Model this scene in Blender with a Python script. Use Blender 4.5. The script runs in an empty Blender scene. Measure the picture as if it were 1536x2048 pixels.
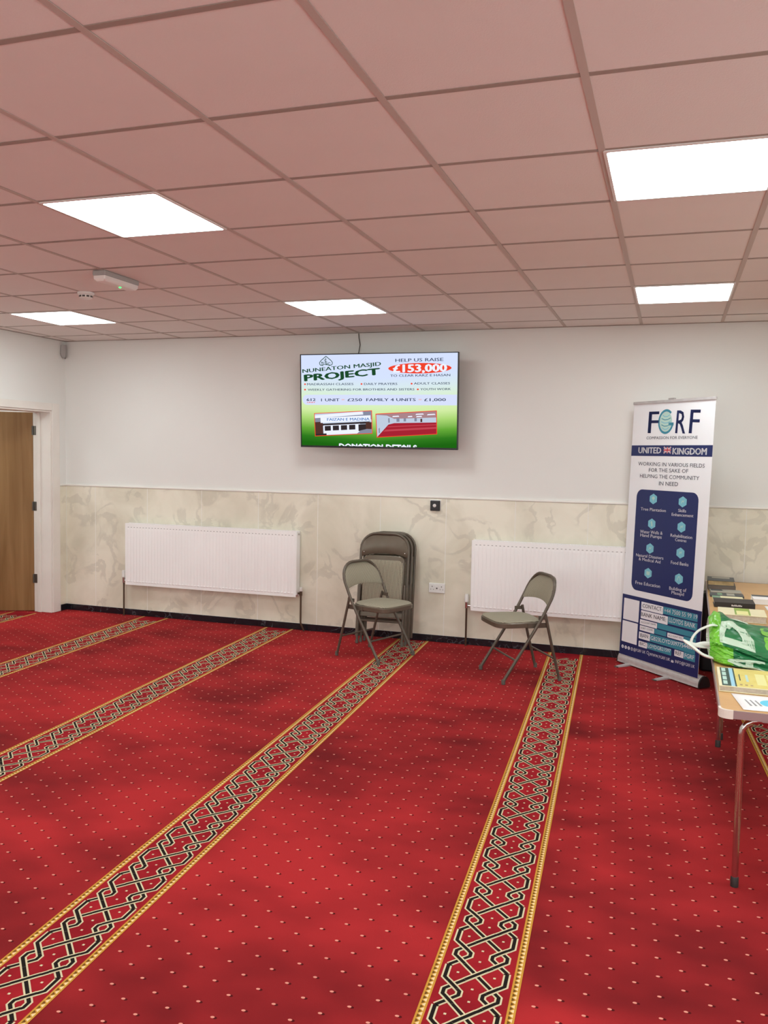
import bpy, bmesh, math, random
from mathutils import Vector, Matrix
random.seed(7)
S = bpy.context.scene
COL = S.collection
PI = math.pi

# ------------------------------------------------------------------ camera, world, exposure
YW, HC = 4.718, 2.7043            # back wall, ceiling height
XL, XR, YF = -5.54, 3.60, -6.00   # left wall, right wall, wall behind the camera
def rotm(rx, ry, rz):
    return Matrix.Rotation(rz, 3, 'Z') @ Matrix.Rotation(rx, 3, 'X') @ Matrix.Rotation(ry, 3, 'Y')
M = rotm(-.0662, -.0181, .3214)
r_, f_, u_ = M.col[0], M.col[1], M.col[2]
cd = bpy.data.cameras.new('camera'); cam = bpy.data.objects.new('camera', cd); COL.objects.link(cam)
mw = Matrix((( r_[0], u_[0], -f_[0], .2739), (r_[1], u_[1], -f_[1], -2.5339), (r_[2], u_[2], -f_[2], 1.6313), (0, 0, 0, 1)))
cam.matrix_world = mw
cd.sensor_fit = 'VERTICAL'; cd.sensor_height = 36.0; cd.lens = 1722.17 / 2048 * 36.0
cd.clip_start = .05; cd.clip_end = 60
S.camera = cam
SKY = 9.0                         # overcast daylight outside the windows behind and beside the camera
w = bpy.data.worlds.new('world'); S.world = w; w.use_nodes = True
w.node_tree.nodes['Background'].inputs[0].default_value = (.90, .98, 1, 1)
w.node_tree.nodes['Background'].inputs[1].default_value = SKY
S.view_settings.view_transform = 'Standard'; S.view_settings.look = 'None'
S.view_settings.gamma = 1; S.view_settings.use_curve_mapping = False
S.view_settings.exposure = 0.18
LED = 13.5                        # radiance of the ceiling panels

# ------------------------------------------------------------------ materials
def lin(c):
    if isinstance(c, str):
        c = c.lstrip('#'); c = [int(c[i:i+2], 16) / 255 for i in (0, 2, 4)]
    return tuple((x / 12.92 if x <= .04045 else ((x + .055) / 1.055) ** 2.4) for x in c) + (1,)
def mat(name, col, rough=.6, metal=0, spec=.5, noise=None, bump=None, emit=0):
    m = bpy.data.materials.new(name); m.use_nodes = True
    nt = m.node_tree; b = nt.nodes['Principled BSDF']
    b.inputs['Base Color'].default_value = lin(col); b.inputs['Roughness'].default_value = rough
    b.inputs['Metallic'].default_value = metal; b.inputs['Specular IOR Level'].default_value = spec
    if emit:
        b.inputs['Emission Color'].default_value = lin(col); b.inputs['Emission Strength'].default_value = emit
    tc = None
    if noise:                       # (scale, second colour)
        tc = nt.nodes.new('ShaderNodeTexCoord')
        n = nt.nodes.new('ShaderNodeTexNoise'); n.inputs['Scale'].default_value = noise[0]; n.inputs['Detail'].default_value = 4
        nt.links.new(tc.outputs['Object'], n.inputs['Vector'])
        r = nt.nodes.new('ShaderNodeValToRGB'); r.color_ramp.elements[0].position = .35; r.color_ramp.elements[1].position = .65
        r.color_ramp.elements[0].color = lin(col); r.color_ramp.elements[1].color = lin(noise[1])
        nt.links.new(n.outputs['Fac'], r.inputs['Fac']); nt.links.new(r.outputs['Color'], b.inputs['Base Color'])
    if bump:                        # (scale, strength)
        tc = tc or nt.nodes.new('ShaderNodeTexCoord')
        n = nt.nodes.new('ShaderNodeTexNoise'); n.inputs['Scale'].default_value = bump[0]; n.inputs['Detail'].default_value = 3
        nt.links.new(tc.outputs['Object'], n.inputs['Vector'])
        bp = nt.nodes.new('ShaderNodeBump'); bp.inputs['Strength'].default_value = bump[1]; bp.inputs['Distance'].default_value = .004
        nt.links.new(n.outputs['Fac'], bp.inputs['Height']); nt.links.new(bp.outputs['Normal'], b.inputs['Normal'])
    return m
class NT:                           # small helper for maths in node trees
    def __init__(s, nt): s.nt = nt
    def m(s, op, *a):
        n = s.nt.nodes.new('ShaderNodeMath'); n.operation = op
        for i, x in enumerate(a):
            if isinstance(x, (int, float)): n.inputs[i].default_value = x
            else: s.nt.links.new(x, n.inputs[i])
        return n.outputs[0]
    def mix(s, fac, a, b):
        n = s.nt.nodes.new('ShaderNodeMix'); n.data_type = 'RGBA'
        for i, x in ((0, fac), (6, a), (7, b)):
            if isinstance(x, (int, float, tuple)): n.inputs[i].default_value = x
            else: s.nt.links.new(x, n.inputs[i])
        return n.outputs[2]
    def new(s, t, **k):
        n = s.nt.nodes.new(t)
        for a, v in k.items(): n.inputs[a].default_value = v
        return n

TH = .0555                          # the carpet lies turned by this angle to the room
def carpet_mat():
    m = mat('red_carpet', '#a82429', .95, spec=.05); nt = m.node_tree; N = NT(nt); b = nt.nodes['Principled BSDF']
    tc = N.new('ShaderNodeTexCoord'); mp = N.new('ShaderNodeMapping'); mp.inputs['Rotation'].default_value = (0, 0, -TH)
    nt.links.new(tc.outputs['Object'], mp.inputs['Vector'])
    sp = N.new('ShaderNodeSeparateXYZ'); nt.links.new(mp.outputs[0], sp.inputs[0])
    x, y = sp.outputs[0], sp.outputs[1]
    xm = N.m('FLOORED_MODULO', N.m('ADD', x, .1058), 1.3265)
    col = N.m('DIVIDE', N.m('SUBTRACT', xm, .049), .0729)
    ci = N.m('ROUND', col); fx = N.m('MULTIPLY', N.m('SUBTRACT', col, ci), .0729)
    par = N.m('FLOORED_MODULO', ci, 2.0)
    yy = N.m('ADD', N.m('DIVIDE', N.m('SUBTRACT', y, .0615), .1064), N.m('MULTIPLY', par, .5))
    fy = N.m('MULTIPLY', N.m('SUBTRACT', N.m('FRACT', N.m('ADD', yy, .5)), .5), .1064)
    def ell(cx, cy, rx, ry):
        a = N.m('POWER', N.m('DIVIDE', N.m('SUBTRACT', fx, cx), rx), 2.0); c = N.m('POWER', N.m('DIVIDE', N.m('SUBTRACT', fy, cy), ry), 2.0)
        return N.m('LESS_THAN', N.m('ADD', a, c), 1.0)
    n1 = N.new('ShaderNodeTexNoise', Scale=.8, Detail=3.0); nt.links.new(mp.outputs[0], n1.inputs['Vector'])
    mp2 = N.new('ShaderNodeMapping'); mp2.inputs['Scale'].default_value = (2.2, 3.2, 1); nt.links.new(mp.outputs[0], mp2.inputs['Vector'])
    n2 = N.new('ShaderNodeTexNoise', Scale=1.0, Detail=2.0); nt.links.new(mp2.outputs[0], n2.inputs['Vector'])
    mixn = N.m('ADD', N.m('MULTIPLY', n1.outputs['Fac'], .65), N.m('MULTIPLY', n2.outputs['Fac'], .35))
    ra = N.new('ShaderNodeValToRGB'); e = ra.color_ramp.elements
    e[0].position = .37; e[0].color = lin('#6c191d'); e[1].position = .60; e[1].color = lin('#b02c2f')
    nt.links.new(mixn, ra.inputs['Fac'])
    c = N.mix(ell(.007, -.002, .006, .005), ra.outputs['Color'], lin('#4a0f12'))
    c = N.mix(ell(-.002, 0, .0065, .0045), c, lin('#e39a86'))
    nt.links.new(c, b.inputs['Base Color'])
    n3 = N.new('ShaderNodeTexNoise', Scale=420.0, Detail=2.0); nt.links.new(mp.outputs[0], n3.inputs['Vector'])
    bp = N.new('ShaderNodeBump', Strength=.35, Distance=.004); nt.links.new(n3.outputs['Fac'], bp.inputs['Height']); nt.links.new(bp.outputs[0], b.inputs['Normal'])
    b.inputs['Sheen Weight'].default_value = .08; b.inputs['Sheen Tint'].default_value = lin('#e08070')
    return m
def gold_mat():                     # gold edging with a fine light and dark zigzag; x across the band, y along it
    m = mat('gold_edging', '#c9953f', .95, spec=.05); nt = m.node_tree; N = NT(nt); b = nt.nodes['Principled BSDF']
    uv = N.new('ShaderNodeUVMap'); sp = N.new('ShaderNodeSeparateXYZ'); nt.links.new(uv.outputs[0], sp.inputs[0])
    u, v = sp.outputs[0], sp.outputs[1]
    tri = N.m('PINGPONG', N.m('DIVIDE', v, .011), 1.0)
    inb = N.m('MULTIPLY', N.m('GREATER_THAN', u, .24), N.m('LESS_THAN', u, .76))
    uu = N.m('DIVIDE', N.m('SUBTRACT', u, .24), .52)
    d = N.m('SUBTRACT', uu, tri)
    light = N.m('MULTIPLY', inb, N.m('GREATER_THAN', d, .18)); dark = N.m('MULTIPLY', inb, N.m('LESS_THAN', d, -.22))
    c = N.mix(light, lin('#c8933c'), lin('#e6cfa0')); c = N.mix(dark, c, lin('#6b4a22'))
    nt.links.new(c, b.inputs['Base Color']); return m
def marble_mat(name, base, mid, vein, scale, rough, thick=.03, coat=0, vmax=.3):
    m = mat(name, base, rough); nt = m.node_tree; N = NT(nt); b = nt.nodes['Principled BSDF']
    g = N.new('ShaderNodeNewGeometry')
    n1 = N.new('ShaderNodeTexNoise', Scale=scale * .5, Detail=4.0, Roughness=.55, Distortion=.5); nt.links.new(g.outputs['Position'], n1.inputs['Vector'])
    r1 = N.new('ShaderNodeValToRGB'); r1.color_ramp.elements[0].position = .38; r1.color_ramp.elements[1].position = .68
    r1.color_ramp.elements[0].color = lin(base); r1.color_ramp.elements[1].color = lin(mid); nt.links.new(n1.outputs['Fac'], r1.inputs['Fac'])
    n2 = N.new('ShaderNodeTexNoise', Scale=scale * .8, Detail=5.0, Distortion=.6); nt.links.new(g.outputs['Position'], n2.inputs['Vector'])
    d = N.m('ABSOLUTE', N.m('SUBTRACT', n2.outputs['Fac'], .5))
    f = N.m('MULTIPLY', N.m('LESS_THAN', d, thick), N.m('SUBTRACT', 1.0, N.m('DIVIDE', d, thick)))
    n3 = N.new('ShaderNodeTexNoise', Scale=scale * .7, Detail=1.0); nt.links.new(g.outputs['Position'], n3.inputs['Vector'])
    f = N.m('MULTIPLY', f, N.m('MULTIPLY', N.m('MAXIMUM', N.m('SUBTRACT', n3.outputs['Fac'], .45), 0.0), 5.0))
    f = N.m('MINIMUM', f, vmax)
    nt.links.new(N.mix(f, r1.outputs['Color'], lin(vein)), b.inputs['Base Color']); b.inputs['Coat Weight'].default_value = coat
    return m
def wood_mat(name, a, c, rough=.45, sx=14., sz=.9):
    m = mat(name, a, rough); nt = m.node_tree; N = NT(nt); b = nt.nodes['Principled BSDF']
    tc = N.new('ShaderNodeTexCoord'); mp = N.new('ShaderNodeMapping'); mp.inputs['Scale'].default_value = (sx, sx, sz); nt.links.new(tc.outputs['Object'], mp.inputs['Vector'])
    n = N.new('ShaderNodeTexNoise', Scale=1.0, Detail=6.0, Distortion=.8); nt.links.new(mp.outputs[0], n.inputs['Vector'])
    r = N.new('ShaderNodeValToRGB'); r.color_ramp.elements[0].position = .3; r.color_ramp.elements[1].position = .7
    r.color_ramp.elements[0].color = lin(a); r.color_ramp.elements[1].color = lin(c); nt.links.new(n.outputs['Fac'], r.inputs['Fac'])
    nt.links.new(r.outputs['Color'], b.inputs['Base Color']); return m
def stripe_fabric(name, axis, pitch, la, da):
    m = mat(name, '#7d7564', .9, spec=.1); nt = m.node_tree; N = NT(nt); b = nt.nodes['Principled BSDF']
    tc = N.new('ShaderNodeTexCoord'); sp = N.new('ShaderNodeSeparateXYZ'); nt.links.new(tc.outputs['Object'], sp.inputs[0])
    nz = N.new('ShaderNodeTexNoise', Scale=160.0, Detail=2.0); nt.links.new(tc.outputs['Object'], nz.inputs['Vector'])
    p = N.m('FRACT', N.m('DIVIDE', N.m('ADD', sp.outputs[axis], N.m('MULTIPLY', N.m('SUBTRACT', nz.outputs['Fac'], .5), .0025)), pitch))
    c = N.mix(N.m('GREATER_THAN', p, .62), lin(la), lin(da))
    c = N.mix(N.m('MULTIPLY', nz.outputs['Fac'], .35), c, lin('#b5ad99'))
    nt.links.new(c, b.inputs['Base Color']); return m
def screen_mat():                   # picture of the screen: pale top running to green at the bottom
    m = bpy.data.materials.new('screen_picture'); m.use_nodes = True; nt = m.node_tree; N = NT(nt)
    nt.nodes.remove(nt.nodes['Principled BSDF']); em = N.new('ShaderNodeEmission', Strength=.92); nt.links.new(em.outputs[0], nt.nodes['Material Output'].inputs[0])
    tc = N.new('ShaderNodeTexCoord'); sp = N.new('ShaderNodeSeparateXYZ'); nt.links.new(tc.outputs['Object'], sp.inputs[0])
    v = N.m('DIVIDE', sp.outputs[2], .8)
    bow = N.m('MULTIPLY', N.m('ABSOLUTE', sp.outputs[0]), -.09)
    r = N.new('ShaderNodeValToRGB'); e = r.color_ramp.elements
    e[0].position = 0; e[0].color = lin('#1d6413'); e[1].position = 1; e[1].color = lin('#d3defc')
    for p, c in ((.07, '#2f7a1e'), (.16, '#64a838'), (.27, '#a9d673'), (.36, '#cfeaa2'), (.48, '#d8efc4'), (.62, '#d6e8ea'), (.75, '#d3e0fb')):
        k = e.new(p); k.color = lin(c)
    nt.links.new(N.m('ADD', v, bow), r.inputs['Fac']); nt.links.new(r.outputs['Color'], em.inputs['Color']); return m
def glass_mat():
    m = bpy.data.materials.new('window_glass'); m.use_nodes = True; nt = m.node_tree; nt.nodes.remove(nt.nodes['Principled BSDF'])
    t = nt.nodes.new('ShaderNodeBsdfTransparent'); t.inputs[0].default_value = (.96, .98, .97, 1); g = nt.nodes.new('ShaderNodeBsdfGlossy'); g.inputs['Roughness'].default_value = .02
    fr = nt.nodes.new('ShaderNodeFresnel'); mx = nt.nodes.new('ShaderNodeMixShader')
    nt.links.new(fr.outputs[0], mx.inputs[0]); nt.links.new(t.outputs[0], mx.inputs[1]); nt.links.new(g.outputs[0], mx.inputs[2]); nt.links.new(mx.outputs[0], nt.nodes['Material Output'].inputs[0]); return m
def glow(name, col, s=.85):
    m = bpy.data.materials.new(name); m.use_nodes = True; nt = m.node_tree
    nt.nodes.remove(nt.nodes['Principled BSDF']); em = nt.nodes.new('ShaderNodeEmission'); em.inputs[0].default_value = lin(col); em.inputs[1].default_value = s
    nt.links.new(em.outputs[0], nt.nodes['Material Output'].inputs[0]); return m

MT = dict(
 carpet=carpet_mat(), gold=gold_mat(), border=mat('border_red', '#8a1c24', .95, spec=.05, noise=(5, '#a3242b')),
 cream=mat('cream_yarn', '#d6c9a4', .95, spec=.05), black=mat('black_yarn', '#241f1c', .95, spec=.05),
 wall=mat('wall_paint', '#e9e8e2', .85, noise=(.8, '#e6e4de'), bump=(60, .04)),
 tile=mat('ceiling_tile_board', '#eee9e4', .95, spec=.1, noise=(2.0, '#ebe6e0'), bump=(220, .25)), tee=mat('ceiling_grid_steel', '#c4b8ae', .6), tee2=mat('ceiling_cross_steel', '#a3958a', .6),
 soffit=mat('soffit', '#777069', .9), dado=marble_mat('cream_marble', '#efe9d6', '#d9d2bc', '#b4ae9c', 4.2, .3, .045),
 grout=mat('grout', '#f4f1e8', .8), trim=mat('white_trim', '#efece4', .4), skirt=marble_mat('black_marble', '#15141a', '#232228', '#6f747a', 9, .25, .015),
 gloss_white=mat('white_gloss_paint', '#ece6dd', .4, noise=(3, '#e6dfd6')), door=wood_mat('oak_veneer', '#845f36', '#a07a4e', .4),
 hinge=mat('hinge_steel', '#6b665f', .4, .8), rad=mat('radiator_enamel', '#fbf9f6', .3, noise=(2, '#f8f6f3')), dark=mat('dark_slot', '#4a443f', .7), copper=mat('dull_pipe', '#5a4636', .45, .6),
 chrome=mat('chrome', '#c9c4c0', .18, 1), white_plastic=mat('white_plastic', '#ecebe6', .35, noise=(8, '#e8e6e0')), grey_plastic=mat('grey_plastic', '#a5a09b', .5), black_plastic=mat('black_plastic', '#121114', .35, noise=(20, '#17161a')),
 frame=mat('taupe_enamel', '#645a4d', .38, .25, noise=(12, '#5c5347')), pan=mat('taupe_pan', '#6b6052', .35, .3, noise=(6, '#635848')),
 fab=stripe_fabric('striped_fabric', 1, .0125, '#a39c88', '#756d5d'), fabx=stripe_fabric('striped_fabric_wide', 0, .0125, '#a8a08a', '#4a4238'), cap=mat('foot_rubber', '#5b554c', .7), capd=mat('dark_rubber', '#2e2826', .5),
 alu=mat('brushed_aluminium', '#d6d2d0', .35, .45, noise=(30, '#cdc9c7')), vinyl=mat('white_vinyl', '#f4f5f6', .45, noise=(3, '#f1f2f3')),
 navy=mat('navy_print', '#15265f', .45), teal=mat('teal_print', '#3d8fa3', .45), teal2=mat('teal_icon', '#7cc3d2', .45), ink=mat('black_print', '#3b3f4c', .5), whitep=mat('white_print', '#f2f2f4', .5), redp=mat('red_print', '#c8202f', .5),
 ttop=wood_mat('beech_laminate', '#cf9f63', '#d9ac72', .35, 6, 6), tedge=mat('aluminium_edge', '#b3a3a3', .35, .6), tcorner=mat('cream_corner', '#efe6da', .4),
 page=mat('book_pages', '#cfc3b2', .8, noise=(60, '#bdb09e')), cream_cover=mat('cream_cover', '#efe7bf', .5, noise=(14, '#ebe2b8')), green_cover=mat('green_cover', '#7ea045', .5, noise=(14, '#97b23f')), black_cover=mat('black_cover', '#2b2725', .5),
 sage=mat('sage_cover', '#7fa383', .5), greyc=mat('grey_cover', '#a9a597', .6), slate=mat('slate_cover', '#4a4f52', .5), tan=mat('tan_cover', '#c4a774', .6, noise=(25, '#a98d5f')), brown=mat('brown_cover', '#6b6055', .6),
 yellow=mat('yellow_cover', '#e6d778', .45, noise=(18, '#dccb68')), pale_yellow=mat('pale_yellow', '#eeea9f', .45), deep_green=mat('deep_green', '#123f34', .45), sky=mat('sky_blue_print', '#9fd3e6', .45), mint=mat('mint_print', '#bcdccf', .5),
 paper=mat('white_paper', '#f6f5f2', .7), cyan=mat('cyan_print', '#67cfea', .6), greyp=mat('grey_print', '#9a9a9a', .6),
 bag=mat('green_bag_film', '#1f6b3d', .3, noise=(9, '#277a48')), lime=mat('lime_film', '#7cc83c', .3, noise=(10, '#6fbb33')), bagw=mat('white_film', '#e6ece0', .4), bagl=mat('pale_lettering', '#c3d8bf', .35),
 glass=glass_mat(), screen=screen_mat(), s_g=glow('screen_dark_green', '#1f4f2e', .8), s_n=glow('screen_navy', '#3c4a66', .8), s_w=glow('screen_white', '#e9eeff', .95), s_r=glow('screen_red', '#f0442c', .9), s_o=glow('screen_orange', '#f2a58a', .9), s_b=glow('screen_blue', '#3f7fc4', .8),
 s_l=glow('screen_lavender', '#d7e0fb', .9), s_grey=glow('screen_grey', '#8f93a8', .8), s_dk=glow('screen_dark', '#3b3236', .7), s_br=glow('screen_brown', '#5c3a34', .7), s_carpet=glow('screen_carpet', '#b02536', .8), s_carpet2=glow('screen_carpet_light', '#cc4a58', .8), s_cei=glow('screen_ceiling', '#b48c92', .8), s_wall=glow('screen_wall', '#c5d2e6', .85),
 led=glow('led_diffuser', '#f3fdff', LED), green_led=glow('green_led', '#35ff6a', 3.0), diffuser=mat('frosted_cover', '#e7dfd8', .4), lens=mat('sensor_lens', '#d9d6d2', .4))

# ------------------------------------------------------------------ mesh helpers
class MB:
    def __init__(s): s.v = []; s.f = []; s.m = []; s.uv = {}
    def face(s, pts, m=0, uv=None):
        k = len(s.v); s.v += [tuple(p) for p in pts]; s.f.append(tuple(range(k, k + len(pts)))); s.m.append(m)
        if uv: s.uv[len(s.f) - 1] = uv
        return s
    def raw(s, vs, fs, m=0):
        k = len(s.v); s.v += [tuple(p) for p in vs]
        for f in fs: s.f.append(tuple(i + k for i in f)); s.m.append(m)
        return s
    def box(s, x0, x1, y0, y1, z0, z1, m=0, T=None):
        p = [Vector((x, y, z)) for z in (z0, z1) for y in (y0, y1) for x in (x0, x1)]
        if T: p = [T @ q for q in p]
        return s.raw(p, [(0, 2, 3, 1), (4, 5, 7, 6), (0, 1, 5, 4), (2, 6, 7, 3), (0, 4, 6, 2), (1, 3, 7, 5)], m)
    def loft(s, rings, m=0, closed=True, cap0=True, cap1=True):
        k = len(s.v); n = len(rings[0])
        for r in rings: s.v += [tuple(p) for p in r]
        for a in range(len(rings) - 1):
            for i in range(n if closed else n - 1):
                j = (i + 1) % n
                s.f.append((k + a * n + i, k + a * n + j, k + (a + 1) * n + j, k + (a + 1) * n + i)); s.m.append(m)
        if cap0: s.f.append(tuple(k + i for i in reversed(range(n)))); s.m.append(m)
        if cap1: s.f.append(tuple(k + (len(rings) - 1) * n + i for i in range(n))); s.m.append(m)
        return s
    def tube(s, path, r, n=10, m=0, flat=None):
        P = [Vector(p) for p in path]; rings = []; up = None
        for i, p in enumerate(P):
            t = (P[min(i + 1, len(P) - 1)] - P[max(i - 1, 0)]).normalized()
            if up is None:
                a = Vector((0, 0, 1)) if abs(t.z) < .9 else Vector((1, 0, 0)); up = (a - t * a.dot(t)).normalized()
            else: up = (up - t * up.dot(t)).normalized()
            sd = t.cross(up); rr = r[i] if isinstance(r, (list, tuple)) else r
            fl = flat or 1
            rings.append([p + sd * (rr * math.cos(2 * PI * k / n)) + up * (rr * fl * math.sin(2 * PI * k / n)) for k in range(n)])
        return s.loft(rings, m)
    def lathe(s, prof, c=(0, 0, 0), axis='Z', n=24, m=0):
        rings = []
        for r, h in prof:
            ring = []
            for k in range(n):
                a = 2 * PI * k / n; x, y = r * math.cos(a), r * math.sin(a)
                q = (x, y, h) if axis == 'Z' else ((x, h, y) if axis == 'Y' else (h, x, y))
                ring.append((q[0] + c[0], q[1] + c[1], q[2] + c[2]))
            rings.append(ring)
        return s.loft(rings, m)
    def disc(s, c, rx, rz, m=0, n=20, T=None):      # flat ellipse in the xz plane
        return s.face([(c[0] + rx * math.cos(2 * PI * k / n), c[1], c[2] + rz * math.sin(2 * PI * k / n)) for k in range(n)], m)
    def build(s, name, mats, parent=None, smooth=False, bevel=0, seg=2, loc=None, rz=None):
        me = bpy.data.meshes.new(name); me.from_pydata([tuple(p) for p in s.v], [], s.f)
        if not isinstance(mats, (list, tuple)): mats = [mats]
        for q in mats: me.materials.append(MT[q] if isinstance(q, str) else q)
        me.polygons.foreach_set('material_index', s.m)
        if s.uv:
            ul = me.uv_layers.new(name='UVMap')
            for fi, uv in s.uv.items():
                for li, q in zip(me.polygons[fi].loop_indices, uv): ul.data[li].uv = q
        bm = bmesh.new(); bm.from_mesh(me); bmesh.ops.recalc_face_normals(bm, faces=bm.faces) if not s.uv else None
        bm.to_mesh(me); bm.free()
        if smooth:
            me.polygons.foreach_set('use_smooth', [True] * len(me.polygons))
            me.set_sharp_from_angle(angle=math.radians(40))
        o = bpy.data.objects.new(name, me); COL.objects.link(o)
        if parent: o.parent = parent
        if loc: o.location = loc
        if rz: o.rotation_euler.z = rz
        if bevel:
            b = o.modifiers.new('bevel', 'BEVEL'); b.width = bevel; b.segments = seg; b.limit_method = 'ANGLE'
        return o
def empty(name, loc=(0, 0, 0), rz=0):
    o = bpy.data.objects.new(name, None); COL.objects.link(o); o.location = loc; o.rotation_euler = (0, 0, rz); o.empty_display_size = .1
    return o
def tag(o, label, cat, group=None):
    o['label'] = label; o['category'] = cat
    if group: o['group'] = group
    return o
def struct(o): o['kind'] = 'structure'; return o
def copy_tree(o, parent=None):
    kids = list(o.children); c = o.copy(); COL.objects.link(c); c.parent = parent
    for k in kids: copy_tree(k, c)
    return c
_tc = {}
def glyphs(s, bold):
    if (s, bold) not in _tc:
        cu = bpy.data.curves.new('t', 'FONT'); cu.body = s; cu.offset = bold; cu.resolution_u = 2; cu.fill_mode = 'FRONT'
        ob = bpy.data.objects.new('t', cu); COL.objects.link(ob); bpy.context.view_layer.update()
        me = ob.evaluated_get(bpy.context.evaluated_depsgraph_get()).to_mesh()
        vs = [(v.co.x, v.co.y) for v in me.vertices]; fs = [tuple(p.vertices) for p in me.polygons]
        ob.to_mesh_clear(); bpy.data.objects.remove(ob); bpy.data.curves.remove(cu)
        _tc[(s, bold)] = (vs, fs)
    return _tc[(s, bold)]
def text(mb, s, p0, p1, h, bold=0, m=0, y=0.0):
    # flat lettering from p0 to p1 in the xz plane (x right, z up, facing -y), capitals h high
    vs, fs = glyphs(s, 0)
    x0 = min(v[0] for v in vs); x1 = max(v[0] for v in vs); cap = .69
    a = Vector((p0[0], p0[1])); d = Vector((p1[0], p1[1])) - a; L = d.length; t = d / L; n = Vector((-t.y, t.x))
    b_ = bold * .9; kx = L / (x1 - x0 + 2 * b_)
    for ox, oy in (((0, 0),) if not bold else ((-b_, 0), (b_, 0), (0, b_ * .6), (0, -b_ * .6), (0, 0)) if bold > .03 else ((-b_, 0), (b_, 0))):
        out = []
        for vx, vy in vs:
            q = a + t * ((vx - x0 + b_ + ox) * kx) + n * ((vy + oy) / cap * h)
            out.append((q.x, y, q.y))
        mb.raw(out, fs, m)

# ------------------------------------------------------------------ floor and carpet borders
floor = struct(MB().face([(-8.2, YF, 0), (XR, YF, 0), (XR, 5.7, 0), (-8.2, 5.7, 0)]).build('floor', 'carpet'))
def border(center, width, y0, y1):
    P = .2125; base = .056 - 30 * P
    mb = MB(); Z = .0012; e = .00035; hw = width / 2
    def q(x0, x1, z, m): mb.face([(x0, y0, z), (x1, y0, z), (x1, y1, z), (x0, y1, z)], m)
    mb.box(center - hw, center + hw, y0, y1, 0.0002, Z, 0)
    for sg in (-1, 1):
        xo, xi = center + sg * hw, center + sg * (hw - .026)
        a, b = min(xo, xi), max(xo, xi)
        mb.face([(a, y0, Z + e), (b, y0, Z + e), (b, y1, Z + e), (a, y1, Z + e)], 3, uv=[(0, y0), (1, y0), (1, y1), (0, y1)])
    def strand(pts, wd, z, m):
        pts = [Vector(p) for p in pts]; L = []; R = []
        for i, p in enumerate(pts):
            if i == 0: d = (pts[1] - p).normalized(); n = Vector((-d.y, d.x)); k = 1
            elif i == len(pts) - 1: d = (p - pts[-2]).normalized(); n = Vector((-d.y, d.x)); k = 1
            else:
                d1 = (p - pts[i-1]).normalized(); d2 = (pts[i+1] - p).normalized(); d = (d1 + d2).normalized(); n = Vector((-d.y, d.x)); k = 1 / max(.5, n.dot(Vector((-d1.y, d1.x))))
            L.append(p + n * wd / 2 * k); R.append(p - n * wd / 2 * k)
        for i in range(len(pts) - 1):
            mb.face([(c.x, c.y, z) for c in (R[i], R[i+1], L[i+1], L[i])], m)
    nper = int((y1 - base) / P) + 1
    WC, WB = .0232, .0118
    for k in range(nper):
        yc = base + k * P
        if yc - P < y0 + .01 or yc + .05 > y1: continue
        def T(pts): return [(center + x, yc + y) for x, y in pts]
        for sg in (-1, 1):
            A = T([(0, 0), (sg * .084, -.0935), (sg * .084, -P + .0935), (0, -P)])
            B = T([(sg * .094, .034), (sg * .094, -.034), (sg * .036, -.0965), (sg * .036, -P + .0965), (sg * .094, -P + .034)])
            for pts in (A, B): strand(pts, WC, Z + e, 1)
            for pts in (A, B): strand(pts, WB, Z + 2 * e, 2)
            # upper crossing: B over A, lower crossing: A over B
            c1 = T([(sg * .079, -.0502), (sg * .045, -.0868)]); c2 = T([(sg * .079, -P + .088), (sg * .045, -P + .0502)])
            strand(c1, WC, Z + 3 * e, 1); strand(c1, WB, Z + 4 * e, 2); strand(c2, WC, Z + 3 * e, 1); strand(c2, WB, Z + 4 * e, 2)
            x, y = center + sg * .058, yc
            mb.face([(x - .004, y - .004, Z + e), (x + .004, y - .004, Z + e), (x + .004, y + .004, Z + e), (x - .004, y + .004, Z + e)], 1)
        c0 = T([(-.03, -.0334), (.03, .0334)]); strand(c0, WC, Z + 3 * e, 1); strand(c0, WB, Z + 4 * e, 2)
        for dy in (-.075, -.138):
            x, y = center, yc + dy
            mb.face([(x - .004, y - .004, Z + e), (x + .004, y - .004, Z + e), (x + .004, y + .004, Z + e), (x - .004, y + .004, Z + e)], 1)
    return mb.build('border_strip', ['border', 'cream', 'black', 'gold'], floor, rz=TH)
# stripe centres and widths in the carpet's own axes, left to right
for c, wd in ((-5.535, .283), (-4.208, .2834), (-2.876, .2838), (-1.576, .2445), (-.2474, .2832), (1.07, .2832), (2.385, .283)):
    wd = .2835
    t0, c0 = math.tan(TH), math.cos(TH)
    ywall = (4.712 - (c + wd / 2 + .01) * math.sin(TH)) / c0 if c > -5.3 else 4.712
    border(c, wd, (YF + .1 - min(c * math.sin(TH), 0)) / c0 if c < 0 else YF + .12, ywall)

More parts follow.
